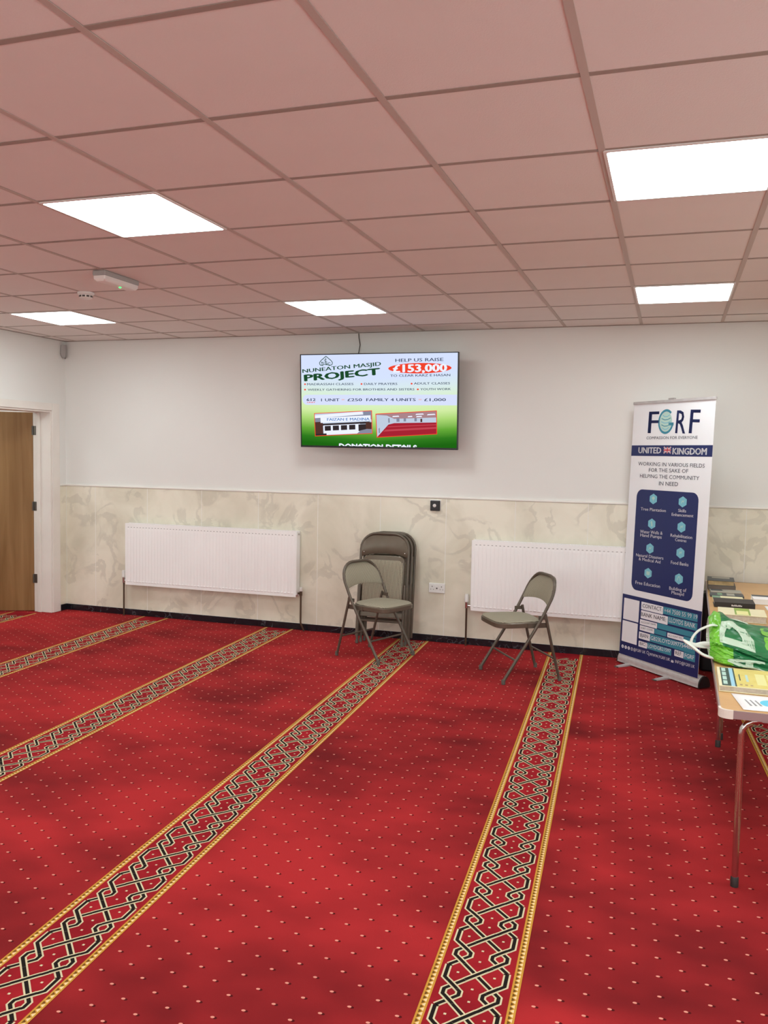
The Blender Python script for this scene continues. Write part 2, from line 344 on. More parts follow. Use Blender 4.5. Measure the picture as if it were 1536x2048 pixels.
# ------------------------------------------------------------------ walls
wall_back = struct(MB().box(XL - .2, XR + .2, YW, YW + .2, 0, 2.95).build('wall_back', 'wall'))
DY0, DY1, DZ = 3.60, 4.50, 2.005
wl = MB(); wl.box(XL - .2, XL, YF, DY0, 0, 2.95); wl.box(XL - .2, XL, DY1, YW, 0, 2.95); wl.box(XL - .2, XL, DY0, DY1, DZ, 2.95)
wall_left = struct(wl.build('wall_left', 'wall'))
WZ0, WZ1, WN = .95, 2.2, 0
def window_wall(name, a0, a1, spans, flip):
    # a wall running along one axis with window openings; spans are (start, end) along it
    global WN
    mb = MB(); cur = a0
    def bx(p, q, z0, z1, d0=0, d1=.2, to=None):
        m_ = to or mb
        if flip: m_.box(XR + d0, XR + d1, p, q, z0, z1)
        else: m_.box(p, q, YF - d1, YF - d0, z0, z1)
    for p, q in spans:
        bx(cur, p, 0, 2.95); bx(p, q, 0, WZ0); bx(p, q, WZ1, 2.95); cur = q
    bx(cur, a1, 0, 2.95); struct(mb.build(name, 'wall'))
    for p, q in spans:
        WN += 1
        wn = struct(empty('window_%d' % WN)); f_ = MB(); t = .05
        bx(p, q, WZ0, WZ0 + t, .08, .14, f_); bx(p, q, WZ1 - t, WZ1, .08, .14, f_)
        for c_ in (p + t / 2, (p + q) / 2, q - t / 2): bx(c_ - t / 2, c_ + t / 2, WZ0 + t, WZ1 - t, .08, .14, f_)
        f_.build('window_frame', 'gloss_white', wn, bevel=.003)
        for u, v in ((p + t, (p + q) / 2 - t / 2), ((p + q) / 2 + t / 2, q - t)):
            g_ = MB(); bx(u, v, WZ0 + t, WZ1 - t, .107, .113, g_); g_.build('pane', 'glass', wn)
        sl_ = MB(); bx(p - .03, q + .03, WZ0 - .03, WZ0 - .0005, -.06, .0, sl_); sl_.build('window_sill', 'gloss_white', wn, bevel=.004)
        ld = bpy.data.lights.new('window_portal', 'AREA'); ld.shape = 'RECTANGLE'; ld.size = q - p - .02; ld.size_y = WZ1 - WZ0 - .02; ld.cycles.is_portal = True
        lo = bpy.data.objects.new('window_portal', ld); COL.objects.link(lo)
        lo.location = (XR + .16, (p + q) / 2, (WZ0 + WZ1) / 2) if flip else ((p + q) / 2, YF - .16, (WZ0 + WZ1) / 2)
        lo.rotation_euler = (PI / 2, 0, PI / 2) if flip else (PI / 2, 0, 0)
window_wall('wall_right', YF, YW, ((-5.2, -3.6), (-2.6, -1.0), (.0, 1.6)), True)
window_wall('wall_front', XL - .2, XR + .2, ((-4.6, -3.0), (-1.8, -.2), (1.0, 2.6)), False)
hall = MB(); hall.box(-8.2, -8.0, 2.2, 5.7, 0, 2.6); hall.box(-8.2, XL - .2, 5.5, 5.7, 0, 2.6); hall.box(-8.2, XL - .2, 2.2, 2.4, 0, 2.6); hall.box(-8.2, XL - .2, 2.2, 5.7, 2.5, 2.6)
struct(hall.build('wall_hall', 'wall'))
# dado of tall cream tiles, its white trim, and the black marble skirting
gx = -5.1815
xs = [gx + .602 * k for k in range(15)]
edges = [XL + .008] + [x for x in xs if x < XR - .05] + [XR - .002]
for a, b in zip(edges[:-1], edges[1:]):
    MB().box(a + .0017, b - .0017, YW - .008, YW - .0002, .062, 1.262).build('wall_tile', 'dado', wall_back, bevel=.0015, seg=1)
MB().box(XL + .001, XR - .001, YW - .0074, YW - .0001, .06, 1.263).build('grout_bed', 'grout', wall_back)
struct(MB().box(XL + .001, XR - .001, YW - .016, YW - .0003, 1.2635, 1.281).build('trim_1', 'trim', bevel=.004))
MB().box(XL + .0002, XL + .008, 4.612, YW - .009, .062, 1.262).build('wall_tile', 'dado', wall_left, bevel=.0015, seg=1)
struct(MB().box(XL + .0003, XL + .016, 4.612, YW - .017, 1.2635, 1.281).build('trim_2', 'trim', bevel=.004))
sk = struct(empty('baseboard_back'))
for a, b in zip(edges[:-1], edges[1:]):
    MB().box(a + .0008, b - .0008, YW - .013, YW - .0004, .0003, .061).build('skirting_tile', 'skirt', sk, bevel=.002, seg=1)
struct(MB().box(XL + .0004, XL + .013, 4.612, YW - .0135, .0003, .061).build('baseboard_left', 'skirt', bevel=.002))

# ------------------------------------------------------------------ doorway with the open oak door
door = struct(empty('door_1', (XL, DY1, 0)))
fr = MB()
for y0, y1 in ((DY1 + .0005, DY1 + .108), (DY0 - .108, DY0 - .0005)): fr.box(.0005, .018, y0 - DY1, y1 - DY1, .001, DZ + .074)
fr.box(.0005, .018, DY0 - DY1, 0, DZ + .0005, DZ + .074)
fr.build('architrave', 'gloss_white', door, bevel=.004)
ln = MB(); ln.box(-.2, .006, -.016, .0005, .001, DZ); ln.box(-.2, .006, DY0 - DY1, DY0 - DY1 + .016, .001, DZ); ln.box(-.2, .006, DY0 - DY1 + .016, -.016, DZ - .016, DZ)
ln.build('door_lining', 'gloss_white', door, bevel=.002)
st = MB(); st.box(-.15, -.11, -.03, -.016, .001, DZ - .016); st.box(-.15, -.11, DY0 - DY1 + .016, DY0 - DY1 + .03, .001, DZ - .016)
st.build('door_stop', 'gloss_white', door, bevel=.002)
leaf = MB(); leaf.box(0, .86, -.044, 0, .008, 1.988)
lf = leaf.build('door_leaf', 'door', door, bevel=.002)
lf.location = (-.206, -.012, 0); lf.rotation_euler.z = math.atan2(-.412, -.911)
# the leaf's local +y side must face away from the room, so hinge edge at the jamb
for z in (1.81, 1.06, .335):
    h = MB(); h.lathe([(.007, z - .045), (.007, z + .045)], (-.204, -.022, 0), n=10); h.box(-.2, -.165, -.0185, -.0162, z - .045, z + .045)
    h.build('hinge', 'hinge', door, smooth=True)

# ------------------------------------------------------------------ suspended ceiling
ceiling = struct(MB().box(XL - .2, XR + .2, YF - .2, YW + .2, 2.95, 3.05).build('ceiling', 'soffit'))
GX, GY = .6, .62172
lights = {(i, j) for i in (-8, -4, 0, 4) for j in (-7, -3, 1, 5)}
def tile_mesh(wx, wy):
    mb = MB(); e = .0012
    r = [[(-wx/2 + d, -wy/2 + d, z), (wx/2 - d, -wy/2 + d, z), (wx/2 - d, wy/2 - d, z), (-wx/2 + d, wy/2 - d, z)] for d, z in ((e, HC + .002), (0, HC + .0032), (0, HC + .018))]
    mb.loft(r); return mb
cache = {}
for i in range(-10, 6):
    for j in range(-10, 8):
        if (i, j) in lights: continue
        x0, x1 = max(i * GX + .011, XL + .02), min((i + 1) * GX - .011, XR - .02)
        y0, y1 = max(j * GY + .011, YF + .02), min((j + 1) * GY - .011, YW - .02)
        if x1 - x0 < .03 or y1 - y0 < .03: continue
        key = (round(x1 - x0, 3), round(y1 - y0, 3))
        if key not in cache:
            o = tile_mesh(*key).build('ceiling_tile', 'tile', ceiling); cache[key] = o
        else:
            o = cache[key].copy(); COL.objects.link(o)
        o.location = ((x0 + x1) / 2, (y0 + y1) / 2, random.uniform(-.0006, .0006))
for i in range(-9, 7):
    MB().box(i * GX - .012, i * GX + .012, YF, YW, HC - .0004, HC + .001).box(i * GX - .001, i * GX + .001, YF, YW, HC + .001, HC + .04).build('grid_runner', 'tee', ceiling)
for j in range(-9, 8):
    MB().box(XL, XR, j * GY - .012, j * GY + .012, HC + .0002, HC + .0014).build('cross_tee', 'tee2', ceiling)
ang = MB(); ang.box(XL, XR, YW - .024, YW, HC - .001, HC + .001); ang.box(XL, XL + .024, YF, YW, HC - .001, HC + .001); ang.box(XR - .024, XR, YF, YW, HC - .001, HC + .001)
ang.build('wall_angle', 'tee2', ceiling)

# ------------------------------------------------------------------ ceiling lights
def rrect(x0, x1, y0, y1, r, n=4):
    out = []
    for cx, cy, a0 in ((x1 - r, y1 - r, 0), (x0 + r, y1 - r, PI/2), (x0 + r, y0 + r, PI), (x1 - r, y0 + r, 3*PI/2)):
        for k in range(n + 1): a = a0 + PI/2 * k / n; out.append((cx + r * math.cos(a), cy + r * math.sin(a)))
    return out
L0 = empty('ceiling_light')
a, b = GX / 2 - .003, GY / 2 - .003
fo = rrect(-a, a, -b, b, .01); fi = rrect(-a + .012, a - .012, -b + .012, b - .012, .012)
MB().loft([[(x, y, .022) for x, y in fo], [(x, y, -.003) for x, y in fo], [(x, y, -.005) for x, y in fi], [(x, y, -.001) for x, y in fi]], cap1=False).build('frame', 'white_plastic', L0)
MB().face([(x, y, -.002) for x, y in reversed(fi)]).build('diffuser', 'led', L0)
names = {(-8, 5): 'bright square LED panel in the ceiling over the oak door, in the far left row',
 (-4, 5): 'bright square LED panel in the ceiling just in front of the television',
 (0, 5): 'bright square LED panel in the ceiling above the roll-up banner',
 (-4, 1): 'bright square LED panel in the ceiling nearer the camera, left of the picture',
 (0, 1): 'large bright LED panel in the ceiling cut by the right edge of the picture'}
first = True
for (i, j) in sorted(lights):
    o = L0 if first else copy_tree(L0); first = False
    o.location = ((i + .5) * GX, (j + .5) * GY, HC)
    if (i, j) in names: tag(o, names[(i, j)], 'ceiling light', 'square LED ceiling panels')
    else: tag(o, 'LED panel outside the picture, %s row from back wall, %s column from left' % ({5: 'first', 1: 'second', -3: 'third', -7: 'fourth'}[j], {-8: 'first', -4: 'second', 0: 'third', 4: 'fourth'}[i]), 'ceiling light', 'LED panels outside the picture')

o = copy_tree(L0); o.location = (-6.7, 3.3, 2.4985)  # unseen hallway lamp, added so the oak door catches more light
tag(o, 'unseen square LED panel added in the hallway ceiling to brighten the oak door', 'ceiling light')

# emergency light, smoke detector, corner motion sensor
e = tag(empty('emergency_light', (-3.025, 2.06, HC)), 'white box-shaped emergency light with a green indicator under the ceiling', 'light')
MB().box(-.045, .045, -.175, .175, -.03, -.0002).build('housing', 'grey_plastic', e, bevel=.006)
MB().loft([[(x, y, z) for x, y in rrect(-.043 + d, .043 - d, -.172 + d, .172 - d, .01)] for d, z in ((0, -.0305), (.001, -.05), (.012, -.062))]).build('diffuser_cover', 'diffuser', e, smooth=True)
MB().lathe([(.001, -.0625), (.008, -.0645), (.006, -.068), (.001, -.069)], (.005, .03, 0), n=12).build('indicator', 'green_led', e, smooth=True)
d = tag(empty('smoke_detector', (-3.58, 2.49, HC)), 'round white smoke detector with dark slots on the ceiling', 'detector')
MB().lathe([(.001, -.0002), (.055, -.0002), (.055, -.012), (.044, -.02), (.044, -.036), (.03, -.045), (.001, -.047)], n=28).build('body', 'white_plastic', d, smooth=True)
sl = MB()
for k in range(10):
    T = Matrix.Rotation(2 * PI * k / 10, 4, 'Z'); sl.box(.042, .0455, -.009, .009, -.034, -.023, T=T)
sl.build('vent_slots', 'dark', d)
p = tag(empty('motion_sensor', (-5.515, 4.69, 2.535), -PI/4), 'small white motion sensor in the top left corner of the room', 'sensor')
MB().loft([[(x, y, z) for x, y in rrect(-.033, .033, y0, .002, .004, 2)] for z, y0 in ((0.01, -.02), (0.0, -.03), (.04, -.05), (.125, -.045), (.13, -.03))]).build('body', 'grey_plastic', p, smooth=True)
MB().loft([[(-.018, y, z), (0, y - .006, z), (.018, y, z)] for z, y in ((.045, -.0515), (.105, -.0475))], closed=False, cap0=False, cap1=False).build('lens', 'lens', p)
MB().box(-.004, .004, -.06, -.055, .083, .089).box(-.003, .003, -.061, -.056, .06, .066).build('sensor_window', 'dark', p)

# ------------------------------------------------------------------ television
TVL = .812; tilt = math.atan2(.05, .81)
tv = tag(empty('television', (-2.1485, 4.518, 1.6855)), 'large wall television showing a green and white fundraising poster', 'television')
R = Matrix.Rotation(tilt, 4, 'X') @ Matrix.Rotation(math.radians(.25), 4, 'Y')
tv.rotation_euler = R.to_euler()
W2 = .714
MB().box(-W2, W2, .003, .028, 0, TVL).build('back_panel', 'black_plastic', tv, bevel=.004)
MB().box(-.45, .45, .028, .06, .05, .5).build('electronics_cover', 'black_plastic', tv, bevel=.01)
bz = MB(); o_ = [(-W2, 0), (W2, 0), (W2, TVL), (-W2, TVL)]; i_ = [(-W2 + .008, .016), (W2 - .008, .016), (W2 - .008, TVL - .008), (-W2 + .008, TVL - .008)]
bz.loft([[(x, .003, z) for x, z in o_], [(x, -.004, z) for x, z in o_], [(x, -.004, z) for x, z in i_], [(x, .002, z) for x, z in i_]], cap0=False, cap1=False)
bz.build('bezel', 'black_plastic', tv)
SX0, SX1, SZ0, SZ1 = -W2 + .008, W2 - .008, .016, TVL - .008
scr = MB().face([(SX0, .0005, SZ0), (SX1, .0005, SZ0), (SX1, .0005, SZ1), (SX0, .0005, SZ1)]).build('screen', 'screen', tv)
br = MB(); br.box(-.3, .3, .155, .195, .25, .5); br.box(-.2, -.16, .06, .16, .1, .6); br.box(.16, .2, .06, .16, .1, .6)
br.build('wall_bracket', 'black_plastic', tv)
TVT = [('NUNEATON MASJID', (-0.6931, 0.65), (0.0378, 0.7068), 0.0317, 'g', 0.025), ('PROJECT', (-0.6782, 0.5779), (0.0304, 0.6308), 0.055, 'g', 0.05),
 ('HELP US RAISE', (0.1636, 0.7348), (0.5836, 0.7382), 0.0265, 'n', 0.01), ('£153,000', (0.1412, 0.649), (0.6167, 0.6527), 0.0614, 'w', 0.05),
 ('TO CLEAR KARZ E HASAN', (0.1194, 0.6107), (0.6438, 0.613), 0.019, 'n', 0), ('MADRASSAH CLASSES', (-0.65, 0.5424), (-0.2149, 0.5432), 0.018, 'n', 0),
 ('DAILY PRAYERS', (-0.1184, 0.5432), (0.1828, 0.543), 0.018, 'n', 0), ('ADULT CLASSES', (0.3284, 0.545), (0.6427, 0.5458), 0.018, 'n', 0),
 ('WEEKLY GATHERING FOR BROTHERS AND SISTERS', (-0.6444, 0.495), (0.3344, 0.4965), 0.018, 'n', 0), ('YOUTH WORK', (0.3854, 0.4965), (0.6509, 0.498), 0.018, 'n', 0),
 ('612', (-0.6567, 0.4053), (-0.5694, 0.4058), 0.0233, 'n', 0.03), ('UNIT', (-0.6509, 0.3881), (-0.5718, 0.3885), 0.0106, 'r', 0.02),
 ('1 UNIT', (-0.5177, 0.4028), (-0.3456, 0.4038), 0.0243, 'n', 0.02), ('=', (-0.3248, 0.4063), (-0.2983, 0.4065), 0.0227, 'o', 0.02),
 ('£250', (-0.2707, 0.4042), (-0.1361, 0.4049), 0.0243, 'n', 0.02), ('FAMILY 4 UNITS', (-0.0976, 0.4051), (0.3462, 0.4064), 0.0243, 'n', 0.02),
 ('=', (0.3712, 0.4078), (0.3983, 0.4079), 0.0227, 'o', 0.02), ('£1,000', (0.42, 0.4058), (0.6089, 0.4068), 0.0243, 'n', 0.02)]
keys = {'g': 's_g', 'n': 's_n', 'w': 's_w', 'r': 's_r', 'o': 's_o', 'b': 's_b'}; order = list(keys)
for s, p0, p1, h, c, bo in TVT:
    tx = MB(); text(tx, s, p0, p1, h, max(bo, .014), 0, y=-.0015); tx.build('lettering', keys[c], scr)
tx = MB(); text(tx, 'DONATION DETAILS', (-.3516, -.0233), (.3598, -.0256), .0600, .05, 0, y=-.0015)
tx.v = [(x, y, max(z, SZ0 + .0005)) for x, y, z in tx.v]      # the last line runs off the bottom of the screen
tx.build('lettering', 's_w', scr)
g = MB(); g.disc((.377, -.0008, .6805), .277, .0435, 0, 32); g.build('red_oval', 's_r', scr)
for x, z in ((-.6701, .5521), (-.1411, .5516), (.3087, .5523), (-.6704, .5047), (.3636, .5048)):
    g = MB(); g.disc((x, -.0008, z), .009, .0075, 0, 10); g.build('bullet_mark', 's_r', scr)
g = MB(); pl = [(SX1 - .002, .372), (SX1 - .002, .4605)] + [(-.652 - .043 * math.sin(PI * k / 10), .416 + .0445 * math.cos(PI * k / 10)) for k in range(11)]
g.face([(x, -.0006, z) for x, z in pl], 0); g.build('white_bar', 's_l', scr)
lg = MB()                            # leaf-shaped outline with loose calligraphy strokes
def stroke(mb, pts, wd, m=0, y=-.001):
    for (x0, z0), (x1, z1) in zip(pts[:-1], pts[1:]):
        d = Vector((x1 - x0, z1 - z0)); d = d.normalized() if d.length else Vector((1, 0)); n = Vector((-d.y, d.x)) * wd / 2
        mb.face([(x0 - n.x, y, z0 - n.y), (x1 - n.x, y, z1 - n.y), (x1 + n.x, y, z1 + n.y), (x0 + n.x, y, z0 + n.y)], m)
cx = -.470
for sg in (-1, 1):
    stroke(lg, [(cx, .792), (cx + sg * .022, .774), (cx + sg * .048, .754), (cx + sg * .062, .735), (cx + sg * .055, .717), (cx + sg * .025, .712)], .006)
    stroke(lg, [(cx + sg * .04, .772), (cx + sg * .066, .75), (cx + sg * .077, .728), (cx + sg * .07, .714)], .003, 1)
for x0, z0, r in ((-.03, .73, .014), (.002, .735, .012), (.03, .727, .013), (-.006, .757, .010), (.018, .722, .008)):
    stroke(lg, [(cx + x0 + r * math.cos(t), z0 + r * .8 * math.sin(t)) for t in [PI * .1 + k * PI * 1.6 / 8 for k in range(9)]], .004)
stroke(lg, [(cx, .778), (cx - .004, .75), (cx + .006, .72)], .005); stroke(lg, [(cx - .045, .745), (cx - .02, .722), (cx + .01, .718)], .005)
lg.build('logo', ['s_g', 's_l'], scr)
def photo(name, q, items, mats):     # a tilted picture on the screen; items are (polygon in unit square, material index)
    q = [Vector((x, z)) for x, z in q]      # tl, tr, br, bl
    def at(u, v): return (q[3] * (1 - u) + q[2] * u) * (1 - v) + (q[0] * (1 - u) + q[1] * u) * v
    mb = MB(); y = -.0007
    mb.face([(c.x, y, c.y) for c in (at(-.012, -.03), at(1.012, -.03), at(1.012, 1.03), at(-.012, 1.03))], 0)
    for n, (poly, m) in enumerate(items):
        mb.face([(c.x, y - .00012 * (n + 1), c.y) for c in (at(*p_) for p_ in poly)], m)
    o = mb.build(name, mats, scr); return at
def R4(a, b, c, d): return [(a, c), (b, c), (b, d), (a, d)]
at1 = photo('building_picture', [(-0.5793, 0.2934), (-0.0521, 0.3209), (-0.0467, 0.1321), (-0.5719, 0.1025)],
 [(R4(0, 1, 0, 1), 1), (R4(0, 1, .62, .86), 2), ([(0, .8), (.86, .86), (.84, 1), (0, .93)], 3), (R4(.86, 1, .78, 1), 2), (R4(0, .14, .05, .62), 4), (R4(.1, .985, .57, .81), 3), (R4(.14, .97, .44, .53), 5), (R4(.15, .8, .02, .45), 3)]
 + [(R4(.17 + .145 * k, .28 + .145 * k, .2, .42), 5) for k in range(4)] + [(R4(.77, .9, .12, .42), 5), (R4(.9, 1, .15, .5), 4), ([(.74, 0), (.8, .14), (.92, .2), (1, .18), (1, 0)], 2), (R4(0, .2, 0, .08), 5)],
 ['s_r', 's_wall', 's_grey', 's_w', 's_br', 's_dk'])
ft = MB(); text(ft, 'FAIZAN E MADINA', (-.462, .2335), (-.066, .2415), .0233, .02, 0, y=-.0035); ft.build('picture_lettering', 's_b', scr)
photo('hall_picture', [(-0.0069, 0.2928), (0.5246, 0.3229), (0.5294, 0.1346), (0.0031, 0.1)],
 [(R4(0, 1, 0, 1), 1), ([(.18, .92), (0, .98), (0, 1), (1, 1), (1, .72), (.3, .76)], 2), ([(0, 0), (.2, .52), (.3, .57), (1, .5), (1, 0)], 3), ([(.1, .22), (.15, .3), (1, .3), (1, .22)], 4), ([(.17, .4), (.2, .44), (1, .42), (1, .38)], 4), (R4(.34, .39, .62, .78), 5), (R4(.46, .5, .62, .76), 5), (R4(.64, .68, .6, .74), 5), (R4(.2, .225, .6, .8), 5), (R4(.74, .77, .55, .7), 6), ([(.03, .15), (.05, .18), (.05, .4), (.03, .36)], 5)]
 + [([(u - w_, v), (u + w_, v), (u + w_ * .8, v + .05), (u - w_ * .8, v + .05)], 7) for u, v, w_ in ((.33, .84, .06), (.57, .8, .04), (.73, .88, .07), (.92, .84, .07), (.72, .78, .05))],
 ['s_r', 's_wall', 's_cei', 's_carpet', 's_carpet2', 's_grey', 's_br', 's_w'])
cb = MB().tube([(-2.404, 4.712, HC - .004), (-2.40, 4.708, 2.66), (-2.386, 4.70, 2.60), (-2.39, 4.68, 2.53), (-2.40, 4.65, 2.45), (-2.38, 4.62, 2.38), (-2.35, 4.58, 2.15)], .0042, 8).build('power_cable', 'dark', smooth=True)
cb.parent = tv; cb.matrix_parent_inverse = (Matrix.Translation(tv.location) @ tv.rotation_euler.to_matrix().to_4x4()).inverted()

# ------------------------------------------------------------------ radiators
def radiator(x0, x1, label, rpipe):
    z0, z1, yf = .318, .916, 4.618
    rt = tag(empty('radiator', ((x0 + x1) / 2, YW, 0)), label, 'radiator', 'white panel radiators along the wall')
    hw = (x1 - x0) / 2; D = YW - yf
    n = int((x1 - x0 - .04) / .0333); pit = (x1 - x0 - .04) / n
    cols = [-hw]; dep = [0]
    rows = [(z0, 0), (z0 + .028, 0), (z0 + .033, 2.6), (z0 + .046, 1.2), (z0 + .07, 1), (z1 - .055, 1), (z1 - .045, .3), (z1 - .038, 0), (z1, 0)]
    xs_, ds_ = [-hw], [0.]
    for k in range(n):
        a = -hw + .02 + k * pit
        for t, dd in ((.06, 0), (.26, 1), (.74, 1), (.94, 0)): xs_.append(a + t * pit); ds_.append(dd)
    xs_.append(hw); ds_.append(0.)
    vs = []; fs = []
    for z, am in rows:
        for x, dd in zip(xs_, ds_): vs.append((x, -D - .0018 * am * dd, z))
    nx = len(xs_)
    for r in range(len(rows) - 1):
        for c in range(nx - 1): fs.append((r * nx + c, r * nx + c + 1, (r + 1) * nx + c + 1, (r + 1) * nx + c))
    MB().raw(vs, fs).box(-hw, hw, -D + .0005, -D + .012, z0, z1).build('front_panel', 'rad', rt)
    sm = MB()
    for k in range(n): a = -hw + .02 + k * pit; sm.box(a + .3 * pit, a + .7 * pit, -D - .0012, -D - .0002, z1 - .0345, z1 - .0295)
    sm.build('press_marks', 'grey_plastic', rt)['kind'] = 'stuff'
    MB().box(-hw, hw, -.035, -.024, z0, z1).build('rear_panel', 'rad', rt)
    gr = MB(); gr.box(-hw, hw, -D, -D + .01, z1, z1 + .006); gr.box(-hw, hw, -.034, -.024, z1, z1 + .006)
    for k in range(int((x1 - x0) / .025)): gr.box(-hw + .012 + k * .025, -hw + .018 + k * .025, -D + .01, -.034, z1 - .002, z1 + .004)
    gr.build('top_grille', 'rad', rt)
    for sg in (-1, 1): MB().box(sg * (hw + .001) - .004, sg * (hw + .001) + .004, -D + .004, -.02, z0 + .02, z1 + .003).build('side_panel', 'rad', rt, bevel=.002)
    cv = MB(); cv.box(-hw + .03, hw - .03, -D + .02, -.045, z0 + .03, z1 - .02); cv.build('convector', 'grey_plastic', rt)
    bk = MB()
    for sx in (-.75, .75): bk.box(sx * hw - .015, sx * hw + .015, -.024, -.0095, z0 + .05, z1 - .05)
    bk.build('wall_bracket', 'rad', rt)
    if rpipe: MB().lathe([(.002, 0), (.008, 0), (.008, .012), (.002, .012)], (hw + .005, -.065, z1 - .022), 'X', 10).build('bleed_plug', 'chrome', rt)
    # thermostatic valve at the left, lockshield valve at the right
    xv = -hw - .045; zv = z0 + .032
    v = MB(); v.tube([(-hw + .01, -.06, zv), (xv, -.06, zv)], .009, 10); v.lathe([(.014, zv - .02), (.014, zv + .03)], (xv, -.06, 0), n=12)
    vb = v.build('valve_body', 'chrome', rt, smooth=True)
    MB().lathe([(.012, zv + .03), (.019, zv + .036), (.0195, zv + .085), (.016, zv + .1), (.002, zv + .103)], (xv, -.06, 0), n=16).build('thermostat_head', 'white_plastic', vb, smooth=True)
    MB().tube([(xv, -.06, zv - .02), (xv, -.06, .0015)], .0085, 10).build('pipe', 'copper', rt, smooth=True)
    if rpipe:
        xv = hw + .035
        v = MB(); v.tube([(hw - .01, -.06, zv), (xv, -.06, zv)], .009, 10); v.lathe([(.013, zv - .02), (.013, zv + .02)], (xv, -.06, 0), n=12)
        vb = v.build('valve_body', 'copper', rt, smooth=True)
        MB().lathe([(.012, zv + .02), (.015, zv + .024), (.014, zv + .055), (.002, zv + .058)], (xv, -.06, 0), n=14).build('lockshield_cap', 'white_plastic', vb, smooth=True)
        MB().tube([(xv, -.06, zv - .02), (xv, -.06, .08), (xv + .012, -.06, .05), (xv + .03, -.05, .0015)], .0085, 10).build('pipe', 'copper', rt, smooth=True)
radiator(-4.768, -2.945, 'long white panel radiator on the wall to the left, beside the oak door', True)
radiator(-1.312, .29, 'white panel radiator behind the single folding chair, running behind the banner', False)

# ------------------------------------------------------------------ socket and thermostat
s = tag(empty('wall_socket', (-1.635, YW - .0082, .478)), 'white double power socket on the tiled wall beside the chair stack', 'socket')
MB().box(-.073, .073, -.012, 0, -.043, .043).build('plate', 'white_plastic', s, bevel=.004)
for sg in (-1, 1):
    MB().box(sg * .017 - .007, sg * .017 + .007, -.0155, -.012, .012, .032).build('switch', 'white_plastic', s, bevel=.001)
    h = MB(); cx = sg * .042; h.box(cx - .003, cx + .003, -.0127, -.0115, .008, .018); h.box(cx - .015, cx - .009, -.0127, -.0115, -.014, -.009); h.box(cx + .009, cx + .015, -.0127, -.0115, -.014, -.009)
    h.build('pin_holes', 'dark', s)
MB().box(-.006, .006, -.0135, -.0115, -.008, .004).build('indicator', 'dark', s)
s = tag(empty('thermostat', (-1.663, YW - .0082, 1.2)), 'black square thermostat on a white plate under the dado trim', 'thermostat')
MB().box(-.052, .047, -.006, 0, -.044, .051).build('back_plate', 'white_plastic', s, bevel=.003)
MB().box(-.046, .041, -.024, -.006, -.046, .044).build('body', 'black_plastic', s, bevel=.006)
MB().lathe([(.015, -.0245), (.015, -.029), (.012, -.031), (.001, -.031)], (-.005, 0, 0), 'Y', 16).build('dial', 'lens', s, smooth=True)

# ------------------------------------------------------------------ folding chairs
def arch(w, zs, zt, r, n=7):         # half-outline of an arched top: (x, along) from left leg over the top to right leg
    pts = []
    for k in range(n + 1):
        a = PI - PI / 2 * k / n; pts.append((-w + r + r * math.cos(a), zt - r + r * math.sin(a)))
    for k in range(n + 1):
        a = PI / 2 - PI / 2 * k / n; pts.append((w - r + r * math.cos(a), zt - r + r * math.sin(a)))
    return pts
def prof(z):                         # fore-aft position of the front tube at height z (chair frame, +x forward)
    P = [(0, .232), (.45, -.058), (.59, -.132), (.70, -.178), (.78, -.205)]
    for (z0, x0), (z1, x1) in zip(P[:-1], P[1:]):
        if z <= z1: return x0 + (x1 - x0) * (z - z0) / (z1 - z0)
    return P[-1][1]
def seat_ring(dx, z, n=40, ex=4.6):
    out = []
    for k in range(n):
        a = 2 * PI * k / n; c, s_ = math.cos(a), math.sin(a)
        x = math.copysign(abs(c) ** (2 / ex), c); y = math.copysign(abs(s_) ** (2 / ex), s_)
        hw = .203 - .02 * (x < 0) * abs(x)
        out.append((.075 + x * (.19 - dx), y * (hw - dx), z))
    return out
